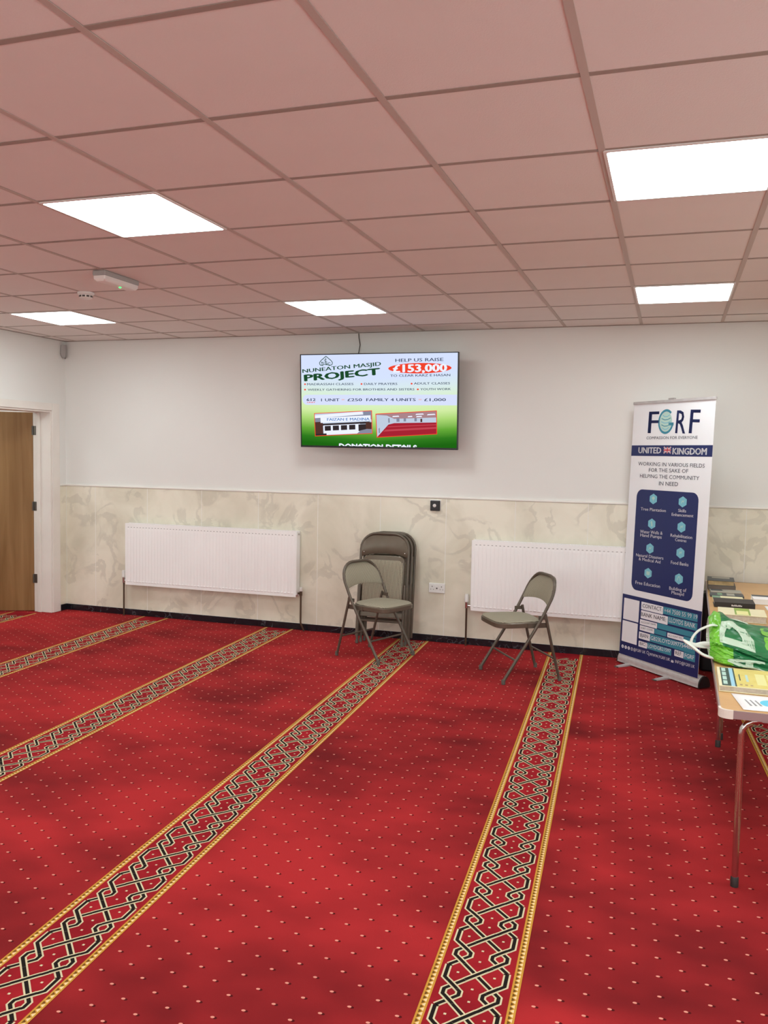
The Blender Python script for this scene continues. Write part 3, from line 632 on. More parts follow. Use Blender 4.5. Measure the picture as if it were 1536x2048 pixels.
def open_chair():
    c = empty('folding_chair')
    w = .2225; tb = .0115
    ar = arch(w, .5, .757, .15)
    path = [(prof(z), -w, z) for z in (.012, .2, .4, .45, .52)] + [(prof(z), x, z) for x, z in ar] + [(prof(z), w, z) for z in (.52, .45, .4, .2, .012)]
    fr = MB().tube(path, tb, 10).build('frame', 'frame', c, smooth=True)
    for sg in (-1, 1):
        MB().lathe([(.009, .0005), (.0145, .0005), (.0145, .03), (.0125, .034)], (prof(.015) - .004, sg * w, 0), n=12).build('foot_cap', 'cap', fr, smooth=True)
    for sg in (-1, 1):
        lg = MB().tube([(-.228, sg * .208, .012), (-.16, sg * .208, .262), (-.108, sg * .206, .475), (-.104, sg * .206, .495)], .0105, 10).build('leg', 'frame', c, smooth=True)
        MB().lathe([(.009, .0005), (.0135, .0005), (.0135, .03), (.0115, .034)], (-.230, sg * .208, 0), n=12).build('foot_cap', 'cap', lg, smooth=True)
        MB().box(-.115, -.045, sg * .2135 - .0025, sg * .2135 + .0025, .458, .486).build('hinge_link', 'frame', c, bevel=.002)
        MB().box(-.132, .03, sg * .199 - .002, sg * .199 + .002, .395, .432).build('seat_bracket', 'frame', c, bevel=.002)
    MB().tube([(prof(.165) - .004, -w, .165), (prof(.165) - .004, w, .165)], .0075, 8).build('stretcher', 'frame', c, smooth=True)
    MB().tube([(-.188, -.208, .165), (-.188, .208, .165)], .0075, 8).build('stretcher', 'frame', c, smooth=True)
    MB().loft([seat_ring(.006, .398), seat_ring(.0, .402), seat_ring(0, .43), seat_ring(.006, .436)]).build('seat_pan', 'pan', c, smooth=True)
    MB().loft([seat_ring(.008, .4362), seat_ring(.006, .441), seat_ring(.018, .449), seat_ring(.05, .4545), seat_ring(.1, .457)]).build('seat_pad', 'fab', c, smooth=True)
    # backrest: bowed panel under the arch
    def panel(off, inset, bulge):
        N = 19; top = []; bot = []
        for k in range(N):
            y = -1 + 2 * k / (N - 1); x = y * (w - .006 - inset)
            ax = abs(x); zt = .757 - .004 - inset if ax <= w - .15 else .757 - .15 + math.sqrt(max(.15 ** 2 - (ax - (w - .15)) ** 2, 0)) - .004 - inset
            zb = .553 + .022 * (1 - y * y) + inset
            top.append((x, max(zt, zb + .012))); bot.append((x, zb))
        rows = []
        for t in (0, .12, .5, .88, 1):
            edge = 0 if t in (0, 1) else 1
            rows.append([(prof(zb + (zt - zb) * t) + off + bulge * edge * (1 if abs(xt) < w * .93 else .3) - .026 * (1 - (xt / w) ** 2), xt, zb + (zt - zb) * t) for (xt, zt), (xb, zb) in zip(top, bot)])
        return rows
    fr_, bk_ = panel(.004, .002, .012), panel(-.006, 0, -.001)
    mb = MB(); mb.loft(fr_, closed=False, cap0=False, cap1=False)
    mid = panel(-.002, .001, 0)
    mb.loft([fr_[0], mid[0]], closed=False, cap0=False, cap1=False); mb.loft([fr_[-1], mid[-1]], closed=False, cap0=False, cap1=False)
    mb.build('backrest', 'fab', c, smooth=True)
    mb = MB(); mb.loft(bk_, closed=False, cap0=False, cap1=False); mb.loft([bk_[0], mid[0]], closed=False, cap0=False, cap1=False); mb.loft([bk_[-1], mid[-1]], closed=False, cap0=False, cap1=False)
    mb.loft(mid, closed=False, cap0=False, cap1=False)
    mb.build('backrest_shell', 'pan', c, smooth=True)
    return c
chA = open_chair(); chA.location = (-1.9595, 4.0075, .0025); chA.rotation_euler.z = math.atan2(-.3527, .9357)
tag(chA, 'unfolded taupe metal folding chair standing in front of the folded chairs', 'chair', 'taupe folding chairs')
chB = copy_tree(chA); chB.location = (-.756, 3.827, .0025); chB.rotation_euler.z = math.atan2(-.5497, -.8354)
tag(chB, 'unfolded taupe metal folding chair alone in front of the right radiator, facing left', 'chair', 'taupe folding chairs')
def folded_chair():                  # seen from its back; x across, z up, y towards the wall
    c = empty('folding_chair'); w = .2125; tb = .0115; H = .955
    ar = arch(w, 0, H, .135)
    MB().tube([(-w, 0, .05), (-w, 0, .4)] + [(x, 0, z) for x, z in ar] + [(w, 0, .4), (w, 0, .05)], tb, 10).build('frame', 'frame', c, smooth=True)
    N = 17; rows = []
    top = []; bot = []
    for k in range(N):
        y = -1 + 2 * k / (N - 1); x = y * (w - .006); ax = abs(x)
        zt = H - .004 if ax <= w - .135 else H - .135 + math.sqrt(max(.135 ** 2 - (ax - (w - .135)) ** 2, 0)) - .004
        zb = .752 + .034 * (1 - y * y); top.append((x, zt)); bot.append((x, zb))
    rows = [[(xt, -.004 - .006 * (t > .05) * (t < .95) + .012 * (1 - (xt / w) ** 2), zb + (zt - zb) * t) for (xt, zt), (xb, zb) in zip(top, bot)] for t in (0, .06, .5, .94, 1)]
    bk = [[(x, .012 + .012 * (1 - (x / w) ** 2), z) for x, y, z in r] for r in rows]
    mb = MB(); mb.loft(rows, closed=False, cap0=False, cap1=False); mb.loft([rows[0], bk[0]], closed=False, cap0=False, cap1=False)
    sh = mb.build('backrest_shell', 'pan', c, smooth=True)
    mb = MB(); mb.loft(bk, closed=False, cap0=False, cap1=False); mb.build('backrest', 'fabx', c, smooth=True)
    for sg in (-1, 1): MB().lathe([(.0045, -.013), (.0045, -.0155), (.002, -.017)], (sg * .183, 0, .79), 'Y', 10).build('rivet', 'chrome', sh, smooth=True)
    def ring(d, y, zt=.765):
        return [(x, y, z) for x, z in rrect(-.185 + d, .185 - d, .335 + d, zt - d, .05 - d * .5, 6)]
    MB().loft([ring(.004, .012), ring(0, .008), ring(0, -.018), ring(.005, -.022)]).build('seat_pan', 'pan', c, smooth=True)
    MB().loft([ring(.009, -.0222, .735), ring(.008, -.027, .735), ring(.02, -.034, .735), ring(.06, -.038, .735)]).build('seat_pad', 'fabx', c, smooth=True)
    for sg in (-1, 1):
        lg = MB().tube([(sg * .2, -.028, .012), (sg * .2, -.028, .3), (sg * .199, -.026, .52)], .0105, 10).build('leg', 'frame', c, smooth=True)
        MB().lathe([(.009, .0005), (.0135, .0005), (.0135, .03), (.0115, .034)], (sg * .2, -.028, 0), n=12).build('foot_cap', 'cap', lg, smooth=True)
        MB().box(sg * .2065 - .018, sg * .2065 + .012, -.014, .012, .06, .5).build('side_channel', 'pan', c, bevel=.003)
    MB().tube([(-.2, -.028, .2), (.2, -.028, .2)], .0075, 8).build('stretcher', 'frame', c, smooth=True)
    MB().box(-.205, .205, -.006, .006, .235, .275).build('cross_plate', 'pan', c, bevel=.003)
    return c
f0 = folded_chair()
for k, lab in enumerate(('folded taupe chair at the front of the stack, its striped seat showing',
                         'folded taupe chair in the middle of the stack leaning on the tiled wall',
                         'folded taupe chair rearmost in the stack, against the tiled wall')):
    o = f0 if k == 0 else copy_tree(f0)
    o.location = (-2.052 + .012 * k, 4.405 + .062 * k, .0025); o.rotation_euler = (-math.radians(7.5 - .4 * k), 0, math.radians(3.0))
    tag(o, lab, 'chair', 'folded chairs in the stack')

# ------------------------------------------------------------------ roll-up banner
T_ = Vector((.68276, -.73064, 0)); NB = Vector((.73064, .68276, 0)); lean = math.atan2(.06, 2.0)
BZ = Vector((NB.x * math.sin(lean), NB.y * math.sin(lean), math.cos(lean))); BN = T_.cross(BZ)  # points away from the reader
bo = Vector((-.0708, 4.5552, 0))
ban = tag(empty('rollup_banner', bo), 'tall white and navy roll-up banner standing on the carpet by the table', 'banner')
ban.rotation_euler.z = math.atan2(T_.y, T_.x); ban.scale = (.993, .993, .993)
# banner frame: x along the base, y away from the reader, z up
bp = []
for k in range(13):
    a = PI * (-.05 + 1.1 * k / 12); bp.append((.045 - .052 * math.cos(a), .025 + .068 * math.sin(a)))
pr = [(-.008, .012), *[(y, max(z, .012)) for y, z in bp], (.1, .012)]
base = MB().loft([[(x, y, z) for y, z in pr] for x in (-.012, .862)]).build('base', 'alu', ban, smooth=True)
ep = [(y * 1.02 - .001, z * 1.03 - .002) for y, z in pr]
for x0, x1 in ((-.022, -.012), (.862, .874)):
    MB().loft([[(x, y, z) for y, z in ep] for x in (x0, x1)]).build('end_cap', 'black_plastic', ban, smooth=True)
for x in (.12, .55):
    ft = MB(); ft.loft([[(x - .018, y, .001), (x + .018, y, .001), (x + .015, y, z), (x - .015, y, z)] for y, z in ((-.13, .006), (-.1, .012), (.0, .02), (.1, .013), (.2, .012), (.22, .006))])
    fo_ = ft.build('foot', 'alu', ban, bevel=.001); 
    MB().box(x - .0185, x + .0185, -.135, -.122, .0008, .0075).build('foot_tip', 'cap', fo_)
MB().tube([(.42, .055, .06), (.42, .055 + .03, 1.0), (.42, .075 + .045, 2.0), (.42, .085, 2.09)], .009, 10).build('pole', 'alu', ban, smooth=True)
HT = 1.978
gm = MB().box(0.0, .85, .0005, .0025, -.03, HT)
gp = gm.build('graphic_panel', 'vinyl', ban); gp.location = (0, 0, .105); gp.rotation_euler.x = -lean
tr = MB().box(-.003, .853, -.010, .012, HT - .006, HT + .016).build('top_rail', 'alu', ban, bevel=.004); tr.location = gp.location; tr.rotation_euler = gp.rotation_euler
hk = MB().box(.385, .445, -.008, .014, HT + .012, HT + .028).build('rail_clip', 'grey_plastic', ban, bevel=.003); hk.location = gp.location; hk.rotation_euler = gp.rotation_euler
def quad(mb, q, m, y): mb.face([(x, y, z) for x, z in q], m)
pr_ = MB(); Y1 = -.0002
quad(pr_, [(.0, 1.567), (.85, 1.567), (.85, 1.650), (.0, 1.650)], 0, Y1)
quad(pr_, [(0, -.028), (.85, -.028), (.85, .4585), (0, .4585)], 0, Y1)
pr_.face([(x, Y1, z) for x, z in rrect(.0925, .7485, .508, 1.305, .06, 6)], 0)
pr_.build('navy_block', 'navy', gp)
pr_ = MB(); Y2 = -.0005
WR = [(.2222, .4628, .429, .3684), (.2239, .5178, .3625, .2985), (.2179, .4084, .290, .249), (.2203, .3814, .243, .204), (.5225, .6889, .243, .208), (.2155, .3402, .192, .138), (.2173, .314, .119, .074), (.6063, .6997, .131, .0846)]
for x0, x1, z1, z0 in WR + [(.021, .2, .4285, .2575), (.018, .196, .2465, .078)]: MB().face([(x, Y2, z) for x, z in rrect(x0, x1, z0, z1, .004, 2)]).build('white_box', 'whitep', gp)
for x, z in ((.0357, .0356), (.0729, .0355), (.1087, .0358)): pr_.disc((x, Y2, z), .0135, .0135, 0, 14)
for x, z in ((.1443, .0355), (.3252, .046)):
    n = 14
    for k in range(n):
        a0, a1 = 2 * PI * k / n, 2 * PI * (k + 1) / n
        pr_.face([(x + .013 * math.cos(a0), Y2, z + .013 * math.sin(a0)), (x + .013 * math.cos(a1), Y2, z + .013 * math.sin(a1)), (x + .010 * math.cos(a1), Y2, z + .010 * math.sin(a1)), (x + .010 * math.cos(a0), Y2, z + .010 * math.sin(a0))], 0)
stroke(pr_, [(.334, .036), (.343, .024)], .005, 0, Y2); stroke(pr_, [(.1443, .043), (.1443, .030)], .004, 0, Y2)
quad(pr_, [(.578, .030), (.604, .030), (.604, .047), (.578, .047)], 0, Y2)
pr_.build('contact_icons', 'whitep', gp)['kind'] = 'stuff'
ic2 = MB()
for x, z in ((.0357, .0356), (.0729, .0355), (.1087, .0358)):
    stroke(ic2, [(x, z + .007), (x, z - .007)], .004, 0, -.0007); stroke(ic2, [(x - .005, z + .002), (x + .005, z + .002)], .003, 0, -.0007)
stroke(ic2, [(.578, .047), (.591, .037), (.604, .047)], .002, 0, -.0007)
ic2.build('icon_marks', 'navy', gp)['kind'] = 'stuff'
pr_ = MB()
for x0, x1, z1, z0 in [(.4645, .8138, .4305, .3753), (.5196, .8149, .366, .3103), (.4111, .8139, .295, .2544), (.3841, .5118, .246, .208), (.6898, .8102, .249, .211), (.3403, .8093, .199, .1375), (.3159, .5751, .125, .0767), (.7014, .8136, .135, .081)]:
    pr_ = MB(); quad(pr_, [(x0, z0), (x1, z0), (x1, z1), (x0, z1)], 0, Y2); pr_.build('teal_box', 'teal', gp)
wm = MB()
for x, z in [(.2826, 1.2367), (.2817, 1.0442), (.2789, .8521), (.2751, .6592), (.593, 1.2318), (.5969, 1.0449), (.603, .8528), (.6041, .6598)]:
    hx = MB(); hx.face([(x + .046 * math.sin(PI / 3 * k), Y2, z + .041 * math.cos(PI / 3 * k)) for k in range(6)], 0); hx.build('hexagon_icon', 'teal2', gp)
for k, (x, z) in enumerate([(.2826, 1.2367), (.2817, 1.0442), (.2789, .8521), (.2751, .6592), (.593, 1.2318), (.5969, 1.0449), (.603, .8528), (.6041, .6598)]):
    y = -.0008; wm = MB()
    if k == 0: wm.disc((x, y, z + .006), .016, .013, 0, 10); stroke(wm, [(x, z), (x, z - .02)], .005, 0, y)
    elif k == 1: stroke(wm, [(x - .004, z + .02), (x + .004, z - .02)], .013, 0, y); stroke(wm, [(x - .014, z + .006), (x, z + .016)], .005, 0, y)
    elif k == 3: quad(wm, [(x - .018, z - .012), (x, z - .016), (x, z + .012), (x - .018, z + .016)], 0, y); quad(wm, [(x + .002, z - .016), (x + .018, z - .012), (x + .018, z + .016), (x + .002, z + .012)], 0, y)
    elif k == 7: stroke(wm, [(x - .016, z - .016), (x - .012, z + .004), (x, z + .02), (x + .012, z + .004), (x + .016, z - .016)], .005, 0, y)
    else: stroke(wm, [(x - .012, z - .012), (x - .004, z + .01), (x + .006, z - .004), (x + .014, z + .014)], .005, 0, y)
    wm.build('icon_sign', 'mint', gp)
# letter G drawn as a teal ring with a banded globe inside
G = MB(); cx, cz = .366, 1.8295
def ringseg(mb, a0, a1, rx0, rz0, rx1, rz1, n, m, y):
    for k in range(n):
        t0, t1 = a0 + (a1 - a0) * k / n, a0 + (a1 - a0) * (k + 1) / n
        mb.face([(cx + rx1 * math.cos(t0), y, cz + rz1 * math.sin(t0)), (cx + rx1 * math.cos(t1), y, cz + rz1 * math.sin(t1)), (cx + rx0 * math.cos(t1), y, cz + rz0 * math.sin(t1)), (cx + rx0 * math.cos(t0), y, cz + rz0 * math.sin(t0))], m)
ringseg(G, math.radians(48), math.radians(350), .066, .076, .083, .094, 28, 0, Y2)
quad(G, [(cx + .03, cz - .03), (cx + .083, cz - .03), (cx + .083, cz - .008), (cx + .03, cz - .008)], 0, Y2)
G.disc((cx, -.0003, cz), .064, .074, 1, 24)
for k in range(5):
    z = cz + .045 - k * .024; hw_ = .05 * math.sqrt(max(.2, 1 - ((z - cz) / .07) ** 2))
    stroke(G, [(cx - hw_, z + .004), (cx - hw_ * .3, z - .008), (cx + hw_ * .4, z - .006), (cx + hw_, z + .006)], .006, 0 if k % 2 else 2, -.0006)
G.build('ring_letter', ['teal', 'mint', 'teal2'], gp)
fl = MB(); fx0, fx1, fz0, fz1 = .362, .438, 1.590, 1.637; fxc, fzc = (fx0 + fx1) / 2, (fz0 + fz1) / 2
stroke(fl, [(fx0, fz0), (fx1, fz1)], .010, 0, -.0004); stroke(fl, [(fx0, fz1), (fx1, fz0)], .010, 0, -.0004)
stroke(fl, [(fx0, fzc), (fx1, fzc)], .017, 0, -.0006); stroke(fl, [(fxc, fz0), (fxc, fz1)], .017, 0, -.0006)
stroke(fl, [(fx0, fz0), (fx1, fz1)], .004, 1, -.0005); stroke(fl, [(fx0, fz1), (fx1, fz0)], .004, 1, -.0005)
stroke(fl, [(fx0, fzc), (fx1, fzc)], .010, 1, -.0008); stroke(fl, [(fxc, fz0), (fxc, fz1)], .010, 1, -.0008)
fl.build('flag_print', ['whitep', 'redp'], gp)
BNT = [('F', (.1739, 1.7453), (.2869, 1.7434),   .1684, 'n', .012), ('R', (.4708, 1.7403), (.5735, 1.7362), .1716, 'n', .012), ('F', (.6085, 1.738), (.7065, 1.734), .1747, 'n', .012),
 ('COMPASSION FOR EVERYONE', (.1644, 1.6972), (.6995, 1.6964), .0212, 'k', 0), ('UNITED', (.0809, 1.5894), (.3359, 1.5886), .0449, 'w', .04), ('KINGDOM', (.4558, 1.583), (.7978, 1.5813), .0468, 'w', .04),
 ('WORKING IN VARIOUS FIELDS', (.0896, 1.4923), (.7865, 1.4884), .0281, 'k', 0), ('FOR THE SAKE OF', (.2143, 1.4457), (.629, 1.4465), .0281, 'k', 0), ('HELPING THE COMMUNITY', (.1169, 1.3972), (.742, 1.3975), .0281, 'k', 0), ('IN NEED', (.3337, 1.3443), (.5348, 1.3459), .0299, 'k', 0),
 ('Tree Plantation', (.1492, 1.1411), (.4258, 1.1441), .0237, 'w', .01), ('Skills', (.5541, 1.155), (.6341, 1.1555), .0225, 'w', .01), ('Enhancement', (.4896, 1.1213), (.7094, 1.1255), .0225, 'w', .01),
 ('Water Wells &', (.1576, .9625), (.4064, .9702), .025, 'w', .01), ('Hand Pumps', (.1629, .9353), (.3994, .9396), .025, 'w', .01), ('Rehabilitation', (.4906, .9642), (.7112, .9667), .0237, 'w', .01), ('Centres', (.5414, .936), (.6556, .9374), .0225, 'w', .01),
 ('Natural Disasters', (.1284, .7748), (.4316, .783), .0237, 'w', .01), ('& Medical Aid', (.1609, .7475), (.4031, .7497), .0237, 'w', .01), ('Food Banks', (.5127, .7617), (.691, .7647), .025, 'w', .01), ('Free Education', (.1403, .5572), (.4151, .5639), .0262, 'w', .01), ('Building of', (.5129, .5659), (.6874, .5738), .025, 'w', .01), ('Masajid', (.5391, .5391), (.6657, .5415), .0237, 'w', .01),
 ('CONTACT:', (.2371, .385), (.455, .3904), .0299, 'k', .01), ('+44 7500 55 99 19', (.4752, .3876), (.8111, .3942), .0324, 'w', .01), ('BANK NAME:', (.2284, .3166), (.5017, .3228), .0299, 'k', .01), ('LLOYDS BANK', (.5298, .3248), (.7988, .3266), .0343, 'w', .01),
 ('ACCOUNT NAME:', (.2323, .2626), (.3978, .271), .0137, 'k', 0), ('SORT CODE:', (.2317, .2167), (.3682, .2225), .0137, 'k', 0), ('ACCOUNT NO:', (.5333, .2173), (.6772, .2228), .0137, 'k', 0),
 ('IBAN:', (.2302, .1506), (.3271, .1572), .0299, 'k', .01), ('GB23LOYD30977544600', (.3493, .1522), (.8036, .1683), .0300, 'w', 0), ('BIC:', (.2318, .0876), (.3026, .0908), .025, 'k', .01), ('LOYDGB21597', (.3233, .0871), (.5689, .0982), .027, 'w', 0), ('REF:', (.6177, .0963), (.6879, .0995), .0281, 'k', .01), ('FGRF', (.7126, .0949), (.8049, .0984), .03, 'w', 0),
 ('@FGRF UK', (.1641, .0267), (.3009, .0317), .0225, 'w', .01), ('WWW.FGRF.UK', (.3449, .0285), (.5682, .0343), .0225, 'w', .01), ('INFO@FGRF.UK', (.6206, .0345), (.8167, .0385), .0225, 'w', .01)]
for s, p0, p1, h, c, bo_ in BNT:
    bt = MB(); text(bt, s, p0, p1, h, bo_, 0, y=-.0009); bt.build('lettering', {'n': 'navy', 'k': 'ink', 'w': 'whitep'}[c], gp)

# ------------------------------------------------------------------ tables
def table(x0, y0, length, rz, label, lx):
    t = tag(empty('folding_table', (x0, y0, 0), rz), label, 'table', 'wood-topped folding tables')
    Wd, zt = .76, .70
    MB().loft([[(x, y, z) for x, y in rrect(.006, Wd - .006, .006, length - .006, .03, 5)] for z in (zt - .02, zt)]).build('tabletop', 'ttop', t)
    o_ = rrect(0, Wd, 0, length, .034, 5); i_ = rrect(.006, Wd - .006, .006, length - .006, .03, 5)
    MB().loft([[(x, y, zt - .03) for x, y in i_], [(x, y, zt - .03) for x, y in o_], [(x, y, zt + .0008) for x, y in o_], [(x, y, zt + .0008) for x, y in i_]], cap0=False, cap1=False).build('edge_strip', 'tedge', t)
    for sx, sy in ((0, 0), (1, 0), (1, 1), (0, 1)):
        pts = []
        n = 6
        for k in range(n + 1):
            a = PI + PI / 2 * k / n; pts.append((.036 + .0375 * math.cos(a), .036 + .0375 * math.sin(a)))
        ou = [(-.0015, .05)] + pts + [(.05, -.0015)]
        inn = [(.008, .05)] + [(.036 + .028 * math.cos(PI + PI / 2 * k / n), .036 + .028 * math.sin(PI + PI / 2 * k / n)) for k in range(n + 1)] + [(.05, .008)]
        def mp(q): return (q[0] if not sx else Wd - q[0], q[1] if not sy else length - q[1])
        MB().loft([[(*mp(q), z) for q in qs] for qs, z in ((inn, zt - .032), (ou, zt - .032), (ou, zt + .0015), (inn, zt + .0015))], closed=False, cap0=False, cap1=False).build('corner_guard', 'tcorner', t)
    for yl in (lx[0], length - lx[1]):
        r = .06; xa, xb = .085, Wd - .085; zz = .655
        path = [(xa, yl, .008), (xa, yl, zz - r)] + [(xa + r - r * math.cos(a), yl, zz - r + r * math.sin(a)) for a in (PI/8, PI/4, 3*PI/8, PI/2)] + [(xb - r + r * math.sin(a), yl, zz - r + r * math.cos(a)) for a in (0, PI/8, PI/4, 3*PI/8, PI/2)] + [(xb, yl, .008)]
        lg = MB().tube(path, .0125, 12).build('leg', 'chrome', t, smooth=True)
        for x in (xa, xb): MB().lathe([(.011, .0005), (.0152, .0005), (.0152, .035), (.0128, .04)], (x, yl, 0), n=12).build('foot_cap', 'capd', lg, smooth=True)
        MB().box(xa + .07, xb - .07, yl - .02, yl + .02, .655, .68).build('leg_bracket', 'tedge', t)
    for x in (.1, Wd - .1): MB().box(x - .012, x + .012, .1, length - .1, .667, .679).build('rail', 'tedge', t)
    return t
table(.4765, .885, 1.85, -.012, 'wood-topped folding table with chrome legs, nearest the camera, holding the green bag', (.064, .074))
table(.5165, 2.752, 1.85, -.021, 'wood-topped folding table against the back wall, holding the row of books', (.055, .12))
ZT = .7012

cs = tag(empty('shade_block', (.612, 4.598, 0)), 'black block added to stand in for the shade under the far table, behind the banner', 'shade block')  # added black block with a handle, darkens the shaded gap under the far table
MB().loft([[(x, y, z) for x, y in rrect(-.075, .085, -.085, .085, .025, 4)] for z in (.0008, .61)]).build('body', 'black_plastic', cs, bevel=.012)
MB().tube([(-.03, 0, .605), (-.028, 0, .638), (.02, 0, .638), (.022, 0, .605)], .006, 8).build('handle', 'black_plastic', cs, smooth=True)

# ------------------------------------------------------------------ books and papers on the tables
def book(name, label, x0, x1, y0, y1, z0, h, cover, page='page', rz=0, spine='back', group='books on the tables'):
    b = tag(empty(name, ((x0 + x1) / 2, (y0 + y1) / 2, z0), rz), label, 'book', group)
    a, d = (x1 - x0) / 2, (y1 - y0) / 2; t = min(.003, h * .15)
    cv = MB(); cv.box(-a, a, -d, d, 0, t); cv.box(-a, a, -d, d, h - t, h)
    sp = {'back': (-a, a, d - t, d), 'front': (-a, a, -d, -d + t), 'left': (-a, -a + t, -d, d), 'right': (a - t, a, -d, d)}[spine]
    cv.box(*sp, t, h - t)
    c = cv.build('cover', cover, b, bevel=.0008, seg=1)
    g = .005
    MB().box(-a + (g if spine != 'left' else t), a - (g if spine != 'right' else t), -d + (g if spine != 'front' else t), d - (g if spine != 'back' else t), t, h - t).build('pages', page, b)
    return b, c, a, d, h
def print_on(c, h, rects, mats):      # flat print on a cover: rects are (x0, x1, y0, y1, material, layer)
    mb = MB()
    for x0, x1, y0, y1, m, ly in rects:
        z = h + .0002 + .00015 * ly; mb.face([(x0, y0, z), (x1, y0, z), (x1, y1, z), (x0, y1, z)], m)
    mb.build('cover_print', mats, c)
b, c, a, d, h = book('book', 'large flat book with a yellow cover and dark green end, at the table front', .491, .86, 1.155, 1.485, ZT, .025, 'cream_cover', 'page', -.015, 'left')
rc = [(-a + .012, -a + .047, -d + .004, d - .006, 2, 0), (-a + .047, -a + .062, -d + .003, d - .005, 3, 0), (-a + .062, -a + .068, -d + .003, d - .005, 2, 0), (-a + .068, a, -d + .004, d - .004, 0, 0)]
for k in range(4): rc.append((-a + .018, -a + .034, -d + .03 + k * .075, -d + .09 + k * .075, 4, 1))
for k in range(4): rc.append((-a + .118 + k * .045 + .03, -a + .118 + k * .045 + .067, -d + .06, d - .08, 1, 1))
rc += [(-a + .083, -a + .087, -d + .11, -d + .22, 2, 1), (-a + .108, -a + .118, -d + .1, -d + .22, 4, 1)]
for k in range(3): rc.append((-a + .08 + k * .02, -a + .09 + k * .02, -d + .03, -d + .05, 5, 1))
print_on(c, h, rc, ['yellow', 'pale_yellow', 'deep_green', 'sky', 'mint', 'tan'])
b, c, a, d, h = book('book', 'thick book with a cream cover and a green square, just behind the green bag', .567, .828, 2.80, 3.055, ZT, .042, 'cream_cover', 'page', -.03, 'back')
print_on(c, h, [(-.04, .045, -d + .01, d - .004, 0, 0), (-.03, .035, -d + .02, d - .1, 1, 1)], ['green_cover', 'pale_yellow'])
b, c, a, d, h = book('book', 'black-covered book with white spine lettering, behind the cream and green book', .563, .805, 3.31, 3.50, ZT, .033, 'black_cover', 'page', 0, 'front')
lt = MB(); [lt.box(-.018 + k * .008, -.0125 + k * .008, -d - .0009, -d - .0001, .011, .021 - .003 * (k % 3 == 1)) for k in range(8)]
lt.build('spine_print', 'whitep', c)
b, c, a, d, h = book('book', 'small book half sage green and half cream, behind the black book', .566, .758, 3.575, 3.70, ZT, .016, 'cream_cover', 'page', 0, 'back')
print_on(c, h, [(-a, -a + .05, -d, d, 0, 0)], ['sage'])
b, c, a, d, h = book('book', 'thin dark grey book with pale patches, third row from the wall', .556, .772, 3.735, 3.86, ZT, .014, 'slate', 'page', 0, 'front')
print_on(c, h, [(.0, .05, -d + .01, d - .01, 0, 0), (-.06, -.03, -d + .02, d - .01, 1, 0)], ['greyc', 'sage'])
b, c, a, d, h = book('book', 'thin pale grey book lying flat, second row from the wall', .565, .77, 3.90, 4.05, ZT, .012, 'greyc', 'page', .03, 'back')
print_on(c, h, [(-a + .005, -.02, -d + .07, d - .005, 0, 0)], ['slate'])
b, c, a, d, h = book('book', 'grey brown book lying under another book, nearest the back wall', .556, .742, 4.075, 4.30, ZT, .032, 'brown', 'brown', -.02, 'front')
b, c, a, d, h = book('book', 'dark covered book with tan page edges, topmost beside the back wall', .553, .735, 4.085, 4.31, ZT + .0325, .036, 'slate', 'tan', -.03, 'back')
print_on(c, h, [(-a + .03, a - .03, .02, d - .02, 0, 0)], ['greyc'])
b, c, a, d, h = book('book', 'white block of leaflets under a dark grey cover, right of the books', .812, 1.05, 3.53, 3.72, ZT, .035, 'paper', 'paper', 0, 'back')
print_on(c, h, [(-a, a, .02, d, 0, 0)], ['slate'])
def sheet(pts, label, curl=0):
    mb = MB(); n = 8; q = [Vector(p) for p in pts]; rows = []
    for i in range(n + 1):
        r = []
        for j in range(n + 1):
            u, v = i / n, j / n; p_ = (q[0] * (1 - u) + q[1] * u) * (1 - v) + (q[3] * (1 - u) + q[2] * u) * v
            r.append((p_.x, p_.y, ZT + .0012 + curl * max(0, .35 - v) ** 2 * 4))
        rows.append(r)
    mb.loft(rows, closed=False, cap0=False, cap1=False)
    o = mb.build('leaflet', 'paper', smooth=True); so = o.modifiers.new('thickness', 'SOLIDIFY'); so.thickness = .0006
    return tag(o, label, 'leaflet')
lf_ = sheet([(.563, .912, 0), (.87, .925, 0), (.86, 1.13, 0), (.533, 1.14, 0)], 'white printed leaflet with a cyan circle on the near table corner')
pm = MB(); zt = ZT + .0016
pm.face([(.672 + .042 * math.cos(2 * PI * k / 20), 1.03 + .05 * math.sin(2 * PI * k / 20), zt) for k in range(20)], 0)
for k in range(3): x = .580 + k * .018; pm.face([(x - .004, 1.06 - .002 * k, zt), (x + .002, 1.06, zt), (x + .02, .975 + .004 * k, zt), (x + .012, .972 + .004 * k, zt)], 1)
pm.build('printed_marks', ['cyan', 'greyp'], lf_)
sheet([(.875, 3.30, 0), (1.1, 3.30, 0), (1.1, 3.47, 0), (.873, 3.47, 0)], 'blank white sheet of paper at the right edge behind the bag')

